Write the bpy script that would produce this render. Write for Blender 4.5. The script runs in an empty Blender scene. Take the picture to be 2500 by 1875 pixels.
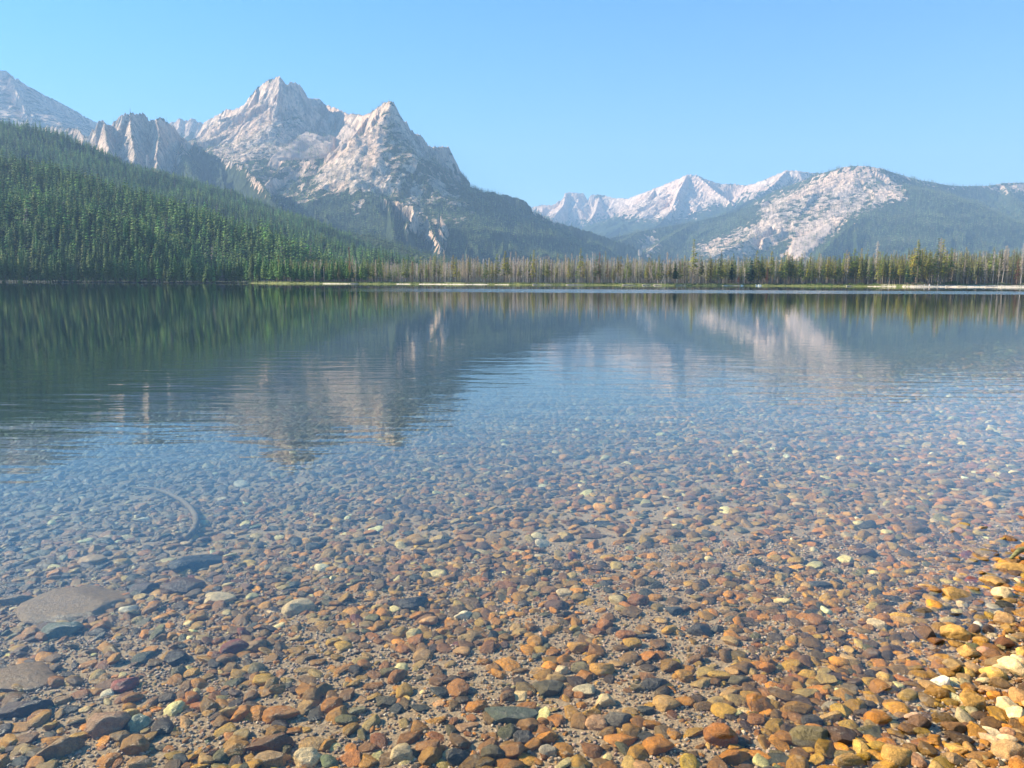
import bpy, math, random
import numpy as np
from mathutils import Vector, Matrix, Euler

S = bpy.context.scene
COL = S.collection
R = math.radians

# ------------------------------------------------------------------ camera
CAM_H = 1.45
F = 1880.0                      # focal length in photo pixels (2500 x 1875)
HORIZON = 690.0                 # photo row of the true horizon at the centre
PITCH = math.atan((937.5 - HORIZON) / F)
ROLL = R(0.27)
cam_d = bpy.data.cameras.new("camera")
cam_d.sensor_fit = 'HORIZONTAL'
cam_d.sensor_width = 36.0
cam_d.lens = 36.0 * F / 2500.0
cam_d.clip_start = 0.05
cam_d.clip_end = 60000
cam = bpy.data.objects.new("camera", cam_d)
COL.objects.link(cam)
Mrot = Matrix.Rotation(R(90) - PITCH, 4, 'X') @ Matrix.Rotation(ROLL, 4, 'Z')
cam.matrix_world = Matrix.Translation((0, 0, CAM_H)) @ Mrot
S.camera = cam

# ------------------------------------------------------------------ sky, sun, exposure
SUN_AZ = R(-75)                # measured from the view direction (+Y), negative = to the left
SUN_EL = R(31)
sun_dir = Vector((math.sin(SUN_AZ) * math.cos(SUN_EL), math.cos(SUN_AZ) * math.cos(SUN_EL), math.sin(SUN_EL)))
w = bpy.data.worlds.new("World")
S.world = w
w.use_nodes = True
nt = w.node_tree
bg = nt.nodes["Background"]
sky = nt.nodes.new("ShaderNodeTexSky")
sky.sky_type = 'NISHITA'
sky.sun_disc = False
sky.sun_elevation = SUN_EL
sky.sun_rotation = SUN_AZ
sky.altitude = 2000
sky.air_density = 1.3
sky.dust_density = 0.0
sky.ozone_density = 3.0
sat = nt.nodes.new("ShaderNodeHueSaturation")       # the phone picture's vivid blue
sat.inputs["Saturation"].default_value = 1.42
nt.links.new(sky.outputs[0], sat.inputs["Color"])
nt.links.new(sat.outputs[0], bg.inputs[0])
bg.inputs[1].default_value = 0.070
sl = bpy.data.lights.new("sun", 'SUN')
sl.energy = 5.0
sl.angle = R(0.5)
sl.color = (1.0, 0.89, 0.72)
so = bpy.data.objects.new("sun", sl)
so.rotation_euler = (-sun_dir).to_track_quat('-Z', 'Y').to_euler()
so.location = (-50, -20, 60)
COL.objects.link(so)
S.view_settings.view_transform = 'Standard'
S.view_settings.look = 'None'
S.view_settings.gamma = 1.0
S.view_settings.exposure = 1.76
S.cycles.use_denoising = True
S.cycles.max_bounces = 6
S.cycles.diffuse_bounces = 2
S.cycles.glossy_bounces = 3
S.cycles.transparent_max_bounces = 8
S.cycles.volume_bounces = 0
S.cycles.use_adaptive_sampling = True
S.cycles.adaptive_threshold = 0.015
HAZE_DENSITY = 0.000130

# ------------------------------------------------------------------ pixel <-> world helpers (numpy)
MR = np.array(Mrot.to_3x3())
def ray(px, py):
    d = np.stack([(np.asarray(px, float) - 1250) / F, -(np.asarray(py, float) - 937.5) / F, -np.ones_like(np.asarray(px, float))], -1)
    return d @ MR.T
def P(px, py, D):
    d = ray(px, py)
    t = D / d[..., 1]
    return np.array([d[..., 0] * t, d[..., 1] * t, CAM_H + d[..., 2] * t])
def proj(x, y, z):
    v = np.stack([x, y, z - CAM_H], -1) @ MR
    w_ = -v[..., 2]
    return 1250 + F * v[..., 0] / w_, 937.5 - F * v[..., 1] / w_

# ------------------------------------------------------------------ noise
def _hash(ix, iy, seed):
    h = (ix.astype(np.int64) * 374761393 + iy.astype(np.int64) * 668265263 + seed * 1442695041) & 0xffffffff
    h = ((h ^ (h >> 13)) * 1274126177) & 0xffffffff
    return h ^ (h >> 16)
def perlin(x, y, seed=0):
    x = np.asarray(x, float); y = np.asarray(y, float)
    x0 = np.floor(x); y0 = np.floor(y)
    fx = x - x0; fy = y - y0
    u = fx * fx * fx * (fx * (fx * 6 - 15) + 10); v = fy * fy * fy * (fy * (fy * 6 - 15) + 10)
    def g(dx, dy):
        a = _hash(x0 + dx, y0 + dy, seed) / 4294967296.0 * 2 * np.pi
        return np.cos(a) * (fx - dx) + np.sin(a) * (fy - dy)
    a = g(0, 0) * (1 - u) + g(1, 0) * u
    b = g(0, 1) * (1 - u) + g(1, 1) * u
    return (a * (1 - v) + b * v) * 1.4
def fbm(x, y, oct=4, seed=0, gain=0.5):
    r = 0; a = 1.0; t = 0
    for i in range(oct):
        r = r + a * perlin(x, y, seed + i * 17); t += a
        x = x * 2.03 + 5.1; y = y * 2.03 + 1.7; a *= gain
    return r / t
def ridged(x, y, oct=3, seed=0, gain=0.5):
    r = 0; a = 1.0; t = 0
    for i in range(oct):
        r = r + a * (1 - np.abs(perlin(x, y, seed + i * 31)) * 2); t += a
        x = x * 2.1 + 3.3; y = y * 2.1 + 8.7; a *= gain
    return r / t
def sstep(a, b, x):
    t = np.clip((x - a) / (b - a), 0, 1)
    return t * t * (3 - 2 * t)
def in_poly(px, py, poly):
    """signed distance in pixels: positive inside"""
    px = np.asarray(px, float); py = np.asarray(py, float)
    ins = np.zeros(px.shape, bool); dmin = np.full(px.shape, 1e9)
    n = len(poly)
    for i in range(n):
        x1, y1 = poly[i]; x2, y2 = poly[(i + 1) % n]
        if y1 != y2:
            c = ((y1 > py) != (y2 > py)) & (px < (x2 - x1) * (py - y1) / (y2 - y1) + x1)
            ins ^= c
        ex, ey = x2 - x1, y2 - y1
        L = ex * ex + ey * ey + 1e-9
        t = np.clip(((px - x1) * ex + (py - y1) * ey) / L, 0, 1)
        dmin = np.minimum(dmin, np.hypot(px - x1 - t * ex, py - y1 - t * ey))
    return np.where(ins, dmin, -dmin)

# ------------------------------------------------------------------ object helpers
def tag(o, label=None, cat=None, group=None, kind=None):
    if label: o["label"] = label
    if cat: o["category"] = cat
    if group: o["group"] = group
    if kind: o["kind"] = kind
    return o
def link(o, parent=None):
    COL.objects.link(o)
    if parent: o.parent = parent
    return o
def np_mesh(name, V, T, mats=(), smooth=False, cols=None, attr=None, midx=None):
    """V (n,3) float, T (m,3|4) int"""
    me = bpy.data.meshes.new(name)
    V = np.asarray(V, np.float32); T = np.asarray(T, np.int32)
    k = T.shape[1]
    me.vertices.add(len(V)); me.vertices.foreach_set("co", V.ravel())
    me.loops.add(T.size); me.loops.foreach_set("vertex_index", T.ravel())
    me.polygons.add(len(T))
    me.polygons.foreach_set("loop_start", np.arange(0, T.size, k, dtype=np.int32))
    me.polygons.foreach_set("loop_total", np.full(len(T), k, np.int32))
    me.polygons.foreach_set("use_smooth", np.full(len(T), smooth, bool))
    for m in mats: me.materials.append(m)
    if midx is not None: me.polygons.foreach_set("material_index", np.asarray(midx, np.int32))
    me.update(calc_edges=True)
    if cols is not None:
        a = me.attributes.new("col", 'FLOAT_COLOR', 'POINT')
        c = np.ones((len(V), 4), np.float32); c[:, :3] = cols
        a.data.foreach_set("color", c.ravel())
    for k_, v_ in (attr or {}).items():
        a = me.attributes.new(k_, 'FLOAT', 'POINT')
        a.data.foreach_set("value", np.asarray(v_, np.float32).ravel())
    return me
def np_obj(name, V, T, mats=(), parent=None, **kw):
    return link(bpy.data.objects.new(name, np_mesh(name, V, T, mats, **kw)), parent)

# ------------------------------------------------------------------ materials
class N:
    def __init__(s, name):
        s.m = bpy.data.materials.new(name); s.m.use_nodes = True
        s.t = s.m.node_tree; s.t.nodes.clear()
        s.out = s.t.nodes.new("ShaderNodeOutputMaterial")
    def n(s, typ, ins=None, **props):
        nd = s.t.nodes.new("ShaderNode" + typ)
        for k, v in props.items(): setattr(nd, k, v)
        for k, v in (ins or {}).items():
            if isinstance(v, bpy.types.NodeSocket): s.t.links.new(v, nd.inputs[k])
            else: nd.inputs[k].default_value = v
        return nd
    def attr(s, name, o="Fac"):
        return s.n("Attribute", attribute_name=name).outputs[o]
    def coord(s, o="Object"):
        return s.n("TexCoord").outputs[o]
    def map(s, vec, scale=(1, 1, 1), rot=(0, 0, 0)):
        return s.n("Mapping", {"Vector": vec, "Scale": scale, "Rotation": rot}).outputs[0]
    def noise(s, vec, scale, detail=4, rough=0.55, o="Fac", **k):
        return s.n("TexNoise", {"Vector": vec, "Scale": scale, "Detail": detail, "Roughness": rough, **k}).outputs[o]
    def rampf(s, fac, *stops):
        nd = s.n("ValToRGB", {"Fac": fac}); e = nd.color_ramp.elements
        while len(e) < len(stops): e.new(0.5)
        for i, (p, c) in enumerate(stops):
            e[i].position = p; e[i].color = (*c, 1) if isinstance(c, tuple) else (c, c, c, 1)
        return nd.outputs[0]
    def mix(s, fac, a, b, blend='MIX'):
        nd = s.n("Mix", data_type='RGBA', blend_type=blend)
        for i, v in ((0, fac), (6, a), (7, b)):
            if isinstance(v, bpy.types.NodeSocket): s.t.links.new(v, nd.inputs[i])
            elif i == 0: nd.inputs[i].default_value = v
            else: nd.inputs[i].default_value = (*v, 1)
        return nd.outputs[2]
    def math(s, op, a, b=0.0, c=0.0, clamp=False):
        nd = s.n("Math", operation=op, use_clamp=clamp)
        for i, v in enumerate((a, b, c)):
            if isinstance(v, bpy.types.NodeSocket): s.t.links.new(v, nd.inputs[i])
            else: nd.inputs[i].default_value = v
        return nd.outputs[0]
    def mapr(s, v, a, b, c=0.0, d=1.0):
        return s.n("MapRange", {"Value": v, "From Min": a, "From Max": b, "To Min": c, "To Max": d}, interpolation_type='SMOOTHSTEP').outputs[0]
    def bump(s, h, dist, strength=1.0, normal=None):
        ins = {"Height": h, "Distance": dist, "Strength": strength}
        if normal is not None: ins["Normal"] = normal
        return s.n("Bump", ins).outputs[0]
    def surf(s, color, rough=0.85, normal=None, spec=0.3, **k):
        ins = {"Base Color": color if isinstance(color, bpy.types.NodeSocket) else (*color, 1), "Roughness": rough, "Specular IOR Level": spec, **k}
        if normal is not None: ins["Normal"] = normal
        b = s.n("BsdfPrincipled", ins)
        s.t.links.new(b.outputs[0], s.out.inputs[0])
        return s.m

def mk_rock(name, light, dark, warm):
    n = N(name); c = n.coord()
    veg = n.attr("veg")
    st = n.map(c, (1, 1, 0.22))
    a = n.noise(st, 0.022, 9, 0.72)
    b = n.noise(c, 0.06, 6, 0.7)
    col = n.mix(n.mapr(a, 0.40, 0.56), dark, light)
    col = n.mix(n.mapr(n.noise(c, 0.004, 3), 0.42, 0.6, 0, 0.7), col, warm)
    crack = n.math('MULTIPLY', n.mapr(b, 0.38, 0.48, 0.62, 1.0), n.mapr(n.math('ABSOLUTE', n.math('SUBTRACT', n.noise(st, 0.03, 6, 0.65, Distortion=0.6), 0.5)), 0.0, 0.035, 0.5, 1.0))
    col = n.mix(1.0, col, n.n("CombineColor", {0: crack, 1: crack, 2: crack}).outputs[0], 'MULTIPLY')
    scr = n.attr("scree")
    col = n.mix(n.math('MULTIPLY', scr, 0.85), col, (0.60, 0.46, 0.36))
    g = n.mix(n.mapr(n.noise(c, 0.03, 5, 0.7), 0.4, 0.6), (0.022, 0.036, 0.014), (0.05, 0.072, 0.028))
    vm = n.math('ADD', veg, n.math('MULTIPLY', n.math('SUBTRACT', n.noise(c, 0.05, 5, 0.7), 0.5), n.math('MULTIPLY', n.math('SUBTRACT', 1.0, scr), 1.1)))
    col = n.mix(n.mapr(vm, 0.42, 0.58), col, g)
    nb = n.bump(n.noise(st, 0.020, 10, 0.70), 34.0, 1.0)
    nb = n.bump(n.noise(c, 0.15, 6, 0.7), 3.0, 0.8, nb)
    return n.surf(col, 0.95, nb, 0.1)
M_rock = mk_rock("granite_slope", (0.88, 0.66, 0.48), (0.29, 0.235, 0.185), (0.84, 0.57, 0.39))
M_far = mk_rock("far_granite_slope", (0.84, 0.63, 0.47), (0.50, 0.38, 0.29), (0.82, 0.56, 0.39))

def mk_floor():
    n = N("forest_floor"); c = n.coord()
    col = n.mix(n.mapr(n.noise(c, 0.02, 5, 0.7), 0.35, 0.65), (0.025, 0.04, 0.015), (0.07, 0.085, 0.035))
    return n.surf(col, 0.95, n.bump(n.noise(c, 0.08, 5), 4.0), 0.05)
M_floor = mk_floor()

def mk_foliage():
    n = N("conifer_needles"); c = n.coord()
    v = n.noise(c, 0.9, 3, 0.6)
    k = n.mapr(v, 0.3, 0.7, 0.6, 1.35)
    col = n.mix(1.0, n.attr("col", "Color"), n.n("CombineColor", {0: k, 1: k, 2: k}).outputs[0], 'MULTIPLY')
    d = n.n("BsdfPrincipled", {"Base Color": col, "Roughness": 0.8, "Specular IOR Level": 0.15})
    t = n.n("BsdfTranslucent", {"Color": col})
    m = n.n("MixShader", {0: 0.33, 1: d.outputs[0], 2: t.outputs[0]})
    n.t.links.new(m.outputs[0], n.out.inputs[0])
    return n.m
M_fol = mk_foliage()
def mk_obj_foliage(name):
    n = N(name); c = n.coord()
    k = n.mapr(n.noise(c, 1.1, 3, 0.6), 0.3, 0.7, 0.6, 1.35)
    oc = n.n("ObjectInfo").outputs["Color"]
    col = n.mix(1.0, oc, n.n("CombineColor", {0: k, 1: k, 2: k}).outputs[0], 'MULTIPLY')
    d = n.n("BsdfPrincipled", {"Base Color": col, "Roughness": 0.8, "Specular IOR Level": 0.15})
    t = n.n("BsdfTranslucent", {"Color": col})
    m = n.n("MixShader", {0: 0.33, 1: d.outputs[0], 2: t.outputs[0]})
    n.t.links.new(m.outputs[0], n.out.inputs[0])
    return n.m
M_crown = mk_obj_foliage("crown_foliage")
def mk_bark():
    n = N("bark"); c = n.coord()
    oc = n.n("ObjectInfo").outputs["Color"]
    k = n.mapr(n.noise(n.map(c, (6, 6, 1)), 1.0, 4), 0.3, 0.7, 0.7, 1.2)
    col = n.mix(1.0, oc, n.n("CombineColor", {0: k, 1: k, 2: k}).outputs[0], 'MULTIPLY')
    return n.surf(col, 0.9)
M_bark = mk_bark()

def stone_nodes(n, base):
    c = n.coord("Object"); g = n.n("NewGeometry")
    pos = g.outputs["Position"]
    sp = n.noise(pos, 260, 3, 0.8)
    bl = n.noise(pos, 38, 4, 0.65)
    k = n.math('MULTIPLY', n.mapr(sp, 0.3, 0.7, 0.62, 1.4), n.mapr(bl, 0.3, 0.7, 0.72, 1.28))
    col = n.mix(1.0, base, n.n("CombineColor", {0: k, 1: k, 2: k}).outputs[0], 'MULTIPLY')
    vein = n.noise(n.map(pos, (1, 1, 3)), 17, 5, 0.7, Distortion=0.8)
    col = n.mix(n.mapr(vein, 0.58, 0.68, 0, 0.4), col, (0.42, 0.33, 0.22))
    z = n.n("SeparateXYZ", {0: pos}).outputs[2]
    wet = n.mapr(n.math('ADD', z, n.math('MULTIPLY', n.math('SUBTRACT', n.noise(pos, 9, 3), 0.5), 0.03)), 0.012, 0.03, 1.0, 0.0)
    col = n.mix(wet, n.mix(1.0, col, (1.30, 1.27, 1.2), 'MULTIPLY'), col)
    ro = n.math('SUBTRACT', 0.85, n.math('MULTIPLY', wet, 0.55))
    h = n.math('ADD', n.noise(pos, 60, 6, 0.7), n.math('MULTIPLY', n.noise(pos, 300, 2, 0.7), 0.25))
    return n.surf(col, ro, n.bump(h, 0.012, 0.9), 0.35)
n_ = N("stone_surface"); M_stone = stone_nodes(n_, n_.n("ObjectInfo").outputs["Color"])
n_ = N("pebble_surface"); M_peb = stone_nodes(n_, n_.attr("col", "Color"))

# ------------------------------------------------------------------ ground sheet (lake bed, shores, valley floor)
NS = np.array([-0.817, 0.577])           # into the lake, from the near waterline
PN = np.array([1.40, 2.15])
_shpx = np.array([-900, -200, 0, 300, 600, 640, 700, 800, 1000, 1200, 1500, 1620, 1700, 1900, 2100, 2200, 2350, 2500, 2900, 3600])
_shD = np.array([640, 650, 655, 655, 640, 600, 560, 545, 540, 528, 520, 500, 525, 520, 505, 480, 470, 465, 450, 440.])
_shx = (_shpx - 1250) / F
def near_d(x, y):
    wob = 0.10 * perlin(x * 0.8, y * 0.8, 5) + 0.05 * perlin(x * 2.7, y * 2.7, 6)
    dn = (x - PN[0]) * NS[0] + (y - PN[1]) * NS[1] + wob
    dn = dn + 0.24 * np.clip(y - 3.1, 0, 4) + 0.10 * np.clip(y - 7.1, 0, 40) + 0.16 * np.clip(y - 6.0, 0, 60)
    dn = dn + 0.0011 * np.clip(y - 10, 0, 600) ** 2 * (y > 10)
    return dn
def shore_D(x, y):
    a = x / np.maximum(y, 1.0)
    s = np.interp(a, _shx, _shD)
    return s + 9 * perlin(a * 22, 0 * a, 41) + 3.0 * perlin(a * 90, 0 * a, 42)
def zg(x, y):
    x = np.asarray(x, float); y = np.asarray(y, float)
    dn = near_d(x, y)
    dep = 0.060 * dn + 0.004 * np.clip(dn - 14, 0, 60) ** 2
    bed = np.where(dn > 0, -dep, -0.12 * dn)
    bed = np.clip(bed, -7.0, 2.2) + 0.008 * perlin(x * 2.3, y * 2.3, 9)
    df = y - shore_D(x, y)
    far = np.where(df < 0, 0.09 * df, np.where(df < 18, (0.075 + 0.07 * sstep(-0.34, -0.40, x / np.maximum(y, 1)) * (df < 9)) * df, 1.35 + 0.006 * (df - 18)))
    far = far + 0.12 * perlin(x * 0.05, y * 0.05, 12) * (df > 2)
    return np.where(y > 60, np.maximum(np.clip(far, -7, 40), np.where(dn < 0, bed, -7.0)), bed)
def build_ground():
    r = np.concatenate([[0.0], np.geomspace(0.25, 60, 150), np.geomspace(62, 430, 24), np.arange(436, 760, 3.0), np.geomspace(765, 10300, 50)])
    th = np.concatenate([np.linspace(-42, 42, 641), np.linspace(44, 316, 120)[:-0 or None]])
    th = R(1) * th
    RR, TT = np.meshgrid(r, th, indexing='ij')
    X = RR * np.sin(TT); Y = RR * np.cos(TT)
    Z = zg(X, Y)
    nr, ntc = RR.shape
    i = np.arange(nr - 1)[:, None] * ntc; j = np.arange(ntc); j2 = (j + 1) % ntc
    T = np.stack([i + j, i + j2, i + ntc + j2, i + ntc + j], -1).reshape(-1, 4)[:, ::-1]
    V = np.stack([X, Y, Z], -1).reshape(-1, 3)
    df = (Y - shore_D(X, Y)).ravel()
    px, py = proj(X.ravel(), np.maximum(Y.ravel(), 1), Z.ravel())
    # sand (1) or grass (0) along the far waterline, where the photograph has small beaches
    sand = np.zeros(len(V))
    for a, b in ((790, 860), (970, 1000), (1025, 1190), (1210, 1240), (1765, 1800), (1798, 1815), (2120, 2185), (2205, 2560)):
        sand = np.maximum(sand, sstep(a - 8, a + 4, px) * (1 - sstep(b - 4, b + 8, px)))
    sand = sand * (np.abs(df) < np.where(px > 2150, 22, 5)) * (Y.ravel() > 300)
    me_far = (Y.ravel() > 300).astype(float)
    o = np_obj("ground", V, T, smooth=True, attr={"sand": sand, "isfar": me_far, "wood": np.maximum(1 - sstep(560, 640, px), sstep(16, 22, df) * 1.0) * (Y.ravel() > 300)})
    n = N("ground_surface"); g = n.n("NewGeometry").outputs["Position"]
    z = n.n("SeparateXYZ", {0: g}).outputs[2]
    sp = n.noise(g, 150, 4, 0.8); vo = n.n("TexVoronoi", {"Vector": g, "Scale": 75.0})
    sandc = n.mix(n.mapr(sp, 0.3, 0.7), (0.15, 0.095, 0.045), (0.58, 0.40, 0.22))
    sandc = n.mix(0.35, sandc, n.rampf(n.n("SeparateXYZ", {0: vo.outputs["Color"]}).outputs[0], (0.0, (0.12, 0.09, 0.07)), (0.35, (0.22, 0.13, 0.06)), (0.75, (0.34, 0.24, 0.14)), (1.0, (0.42, 0.32, 0.21))))
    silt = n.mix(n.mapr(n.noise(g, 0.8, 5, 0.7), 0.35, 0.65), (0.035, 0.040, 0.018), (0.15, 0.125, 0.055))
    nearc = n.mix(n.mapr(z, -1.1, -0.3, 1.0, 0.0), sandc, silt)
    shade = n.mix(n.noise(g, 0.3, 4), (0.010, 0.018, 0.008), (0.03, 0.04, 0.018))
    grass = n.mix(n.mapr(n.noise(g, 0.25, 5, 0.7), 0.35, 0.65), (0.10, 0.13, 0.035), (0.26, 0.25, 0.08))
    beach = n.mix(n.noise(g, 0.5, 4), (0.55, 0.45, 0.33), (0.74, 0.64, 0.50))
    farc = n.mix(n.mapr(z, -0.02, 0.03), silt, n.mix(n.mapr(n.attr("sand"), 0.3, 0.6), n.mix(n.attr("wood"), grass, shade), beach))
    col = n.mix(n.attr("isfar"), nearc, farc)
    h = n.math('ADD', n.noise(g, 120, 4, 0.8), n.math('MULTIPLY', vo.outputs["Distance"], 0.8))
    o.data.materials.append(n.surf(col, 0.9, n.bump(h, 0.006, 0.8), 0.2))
    tag(o, kind="structure")
    return o
build_ground()

# ------------------------------------------------------------------ mountains: ridge lines in 3-D with eroded flanks
def ridge_pts(lst):
    return np.array([P(a, b, c) for a, b, c in lst])
def ridge_h(X, Y, ridges):
    best = np.full(X.shape, -1e9); bs = np.zeros(X.shape); bd = np.full(X.shape, 1e9); bj = np.zeros(X.shape)
    for k, (pts, s1, s2, L, jag) in enumerate(ridges):
        p = ridge_pts(pts) if not isinstance(pts, np.ndarray) else pts
        off = 977.0 * k
        for a, b in zip(p[:-1], p[1:]):
            ex, ey = b[0] - a[0], b[1] - a[1]
            l2 = ex * ex + ey * ey; l = math.sqrt(l2)
            t = np.clip(((X - a[0]) * ex + (Y - a[1]) * ey) / l2, 0, 1)
            d = np.hypot(X - a[0] - t * ex, Y - a[1] - t * ey)
            h = a[2] + t * (b[2] - a[2]) - s2 * d - (s1 - s2) * L * (1 - np.exp(-d / L))
            m = h > best
            best = np.where(m, h, best); bs = np.where(m, off + t * l, bs); bd = np.where(m, d, bd); bj = np.where(m, jag, bj)
            off += l
    return best, bs, bd, bj
SCREE = [[(745, 305), (790, 320), (850, 300), (868, 310), (845, 340), (800, 372), (740, 385), (690, 382), (655, 372), (700, 345)],
 [(1935, 585), (2020, 540), (2040, 550), (2000, 590), (1960, 625), (1925, 620)]]
def scree_mask(px, py):
    m = np.zeros(px.shape)
    for poly in SCREE: m = np.maximum(m, sstep(-4, 5, in_poly(px, py, poly)))
    return m
GULLY = ((240, 78), (100, 44), (42, 13))
def terrain(name, x0, x1, y0, y1, res, ridges, gul, rough, mat, vegf, warp=1.0, seed=0, zmin=-6):
    nx = int((x1 - x0) / res) + 1; ny = int((y1 - y0) / res) + 1
    X, Y = np.meshgrid(np.linspace(x0, x1, nx), np.linspace(y0, y1, ny), indexing='ij')
    h, s, d, j = ridge_h(X, Y, ridges)
    wa = warp * np.clip(d / 180, 0, 1)
    wb = warp * np.clip(d / 500, 0, 1)
    Xw = X + wa * 75 * fbm(X / 230, Y / 230, 4, seed + 1) + wb * 150 * fbm(X / 700, Y / 700, 2, seed + 4)
    Yw = Y + wa * 75 * fbm(X / 230, Y / 230, 4, seed + 2) + wb * 150 * fbm(X / 700, Y / 700, 2, seed + 5)
    h, s, d, j = ridge_h(Xw, Yw, ridges)
    e = np.clip(d / 70, 0, 1)
    sw = s + 30 * fbm(X / 120, Y / 120, 2, seed + 3)
    spx, spy = proj(X, Y, np.maximum(h, zmin)); scr = scree_mask(spx, spy) if mat is not M_floor else np.zeros(X.shape)
    gul = gul * (1 - 0.8 * scr); rough = rough * (1 - 0.85 * scr)
    for lam, A in GULLY:
        h = h - gul * A * e * (0.5 - 0.5 * ridged(sw / lam, d / (lam * 4.5), 2, seed + int(lam)))
    h = h + rough * (9 * fbm(X / 60, Y / 60, 4, seed + 7, 0.6)) * np.clip(d / 25, 0.12, 1)
    h = h + rough * 5 * (ridged(X / 28, Y / 28, 2, seed + 8) - 0.5) * np.clip(d / 25, 0.0, 1)
    h = h + j * (ridged(s / 38, s * 0, 3, seed + 9, 0.7) - 0.62) * np.exp(-d / 22)
    Z = np.maximum(h, zmin)
    px, py = proj(X, Y, Z)
    gx, gy = np.gradient(Z, (x1 - x0) / (nx - 1), (y1 - y0) / (ny - 1))
    slope = np.hypot(gx, gy)
    veg = vegf(X, Y, Z, px, py, slope)
    idx = np.arange(nx * ny).reshape(nx, ny)
    T = np.stack([idx[:-1, :-1], idx[1:, :-1], idx[1:, 1:], idx[:-1, 1:]], -1).reshape(-1, 4)
    keep = (Z.ravel()[T] > zmin + 0.01).any(1)
    T = T[keep]
    V = np.stack([X, Y, Z], -1).reshape(-1, 3)
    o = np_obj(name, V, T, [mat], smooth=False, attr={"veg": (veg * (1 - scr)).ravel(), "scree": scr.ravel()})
    tag(o, kind="structure")
    def sample(x, y):
        fx = np.clip((x - x0) / (x1 - x0) * (nx - 1), 0, nx - 1.001); fy = np.clip((y - y0) / (y1 - y0) * (ny - 1), 0, ny - 1.001)
        i = fx.astype(int); jj = fy.astype(int); u = fx - i; v = fy - jj
        def lerp(Q): return (Q[i, jj] * (1 - u) + Q[i + 1, jj] * u) * (1 - v) + (Q[i, jj + 1] * (1 - u) + Q[i + 1, jj + 1] * u) * v
        return lerp(Z), lerp(veg), lerp(slope)
    return sample

# rock cover in the photograph's mountains: (polygon, share of bare rock)
ROCK = [
 ([(470, 330), (499, 285), (539, 262), (600, 240), (684, 170), (720, 185), (753, 225), (851, 265), (903, 262), (954, 232), (990, 280), (1040, 330), (1100, 345), (1125, 400), (1085, 420), (1050, 400), (1000, 420), (975, 470), (950, 478), (870, 470), (800, 475), (785, 470), (775, 440), (790, 385), (760, 375), (690, 388), (625, 388), (600, 405), (560, 395), (520, 375), (480, 350)], 0.93),
 ([(590, 395), (690, 385), (790, 375), (790, 470), (740, 500), (660, 480), (600, 430)], 0.52),
 ([(1050, 420), (1075, 420), (1090, 470), (1080, 485), (1055, 470)], 0.9),
 ([(1000, 450), (1030, 455), (1024, 500), (1040, 545), (1082, 600), (1066, 603), (1025, 560), (1005, 505)], 0.9),
 ([(960, 440), (1120, 420), (1160, 520), (1090, 580), (1000, 560), (950, 500)], 0.42),
 ([(860, 490), (885, 490), (880, 520), (862, 515)], 0.7),
 ([(100, 290), (231, 285), (322, 262), (396, 280), (441, 325), (470, 350), (440, 400), (400, 420), (330, 405), (208, 345), (150, 315)], 0.56),
 ([(365, 300), (388, 300), (385, 350), (370, 400), (385, 430), (350, 430), (325, 370)], 0.97),
 ([(232, 290), (258, 290), (266, 370), (232, 350)], 0.95),
 ([(200, 320), (215, 320), (218, 360), (206, 355)], 0.9),
 ([(-600, 0), (0, 160), (72, 205), (163, 252), (240, 300), (120, 330), (-600, 330)], 0.62),
 ([(40, 180), (60, 190), (75, 225), (50, 230), (38, 205)], 0.97),
 ([(-60, 165), (8, 185), (18, 215), (-10, 220)], 0.97),
 ([(400, 300), (427, 285), (443, 270), (505, 290), (499, 320), (430, 330)], 0.98),
 # far range
 ([(1290, 495), (1360, 490), (1383, 455), (1430, 460), (1439, 478), (1500, 470), (1560, 462), (1679, 412), (1758, 440), (1820, 445), (1922, 405), (2001, 415), (1960, 440), (1880, 465), (1795, 495), (1740, 500), (1700, 510), (1680, 530), (1600, 540), (1500, 530), (1420, 542), (1350, 545)], 0.72),
 ([(1366, 480), (1420, 460), (1440, 490), (1430, 525), (1350, 535), (1310, 505)], 0.98),
 ([(1640, 440), (1700, 415), (1790, 470), (1800, 495), (1740, 500), (1700, 520), (1600, 530), (1600, 470)], 0.86),
 ([(1900, 415), (1960, 405), (1985, 415), (1940, 430), (1905, 428)], 0.95),
 # pale dome
 ([(2058, 412), (2100, 408), (2150, 410), (2180, 440), (2215, 475), (2200, 487), (2145, 500), (2060, 540), (2030, 575), (1985, 600), (1930, 640), (1900, 640), (1940, 575), (1830, 625), (1740, 640), (1690, 605), (1790, 570), (1860, 535), (1850, 500), (1950, 457), (2025, 420)], 0.84),
 ([(1850, 500), (1950, 457), (2000, 440), (2010, 470), (1930, 520), (1870, 530)], 0.70),
 ([(1935, 585), (2020, 540), (2040, 550), (2000, 590), (1960, 625), (1925, 620)], 0.97),
 ([(1925, 618), (1975, 605), (1975, 635), (1930, 635)], 0.85),
 ([(1570, 575), (1600, 575), (1608, 600), (1605, 625), (1560, 615)], 0.72),
 ([(2180, 430), (2233, 428), (2350, 446), (2360, 456), (2240, 445)], 0.75),
 ([(2390, 452), (2500, 445), (2600, 445), (2600, 472), (2440, 470)], 0.72),
]
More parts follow.
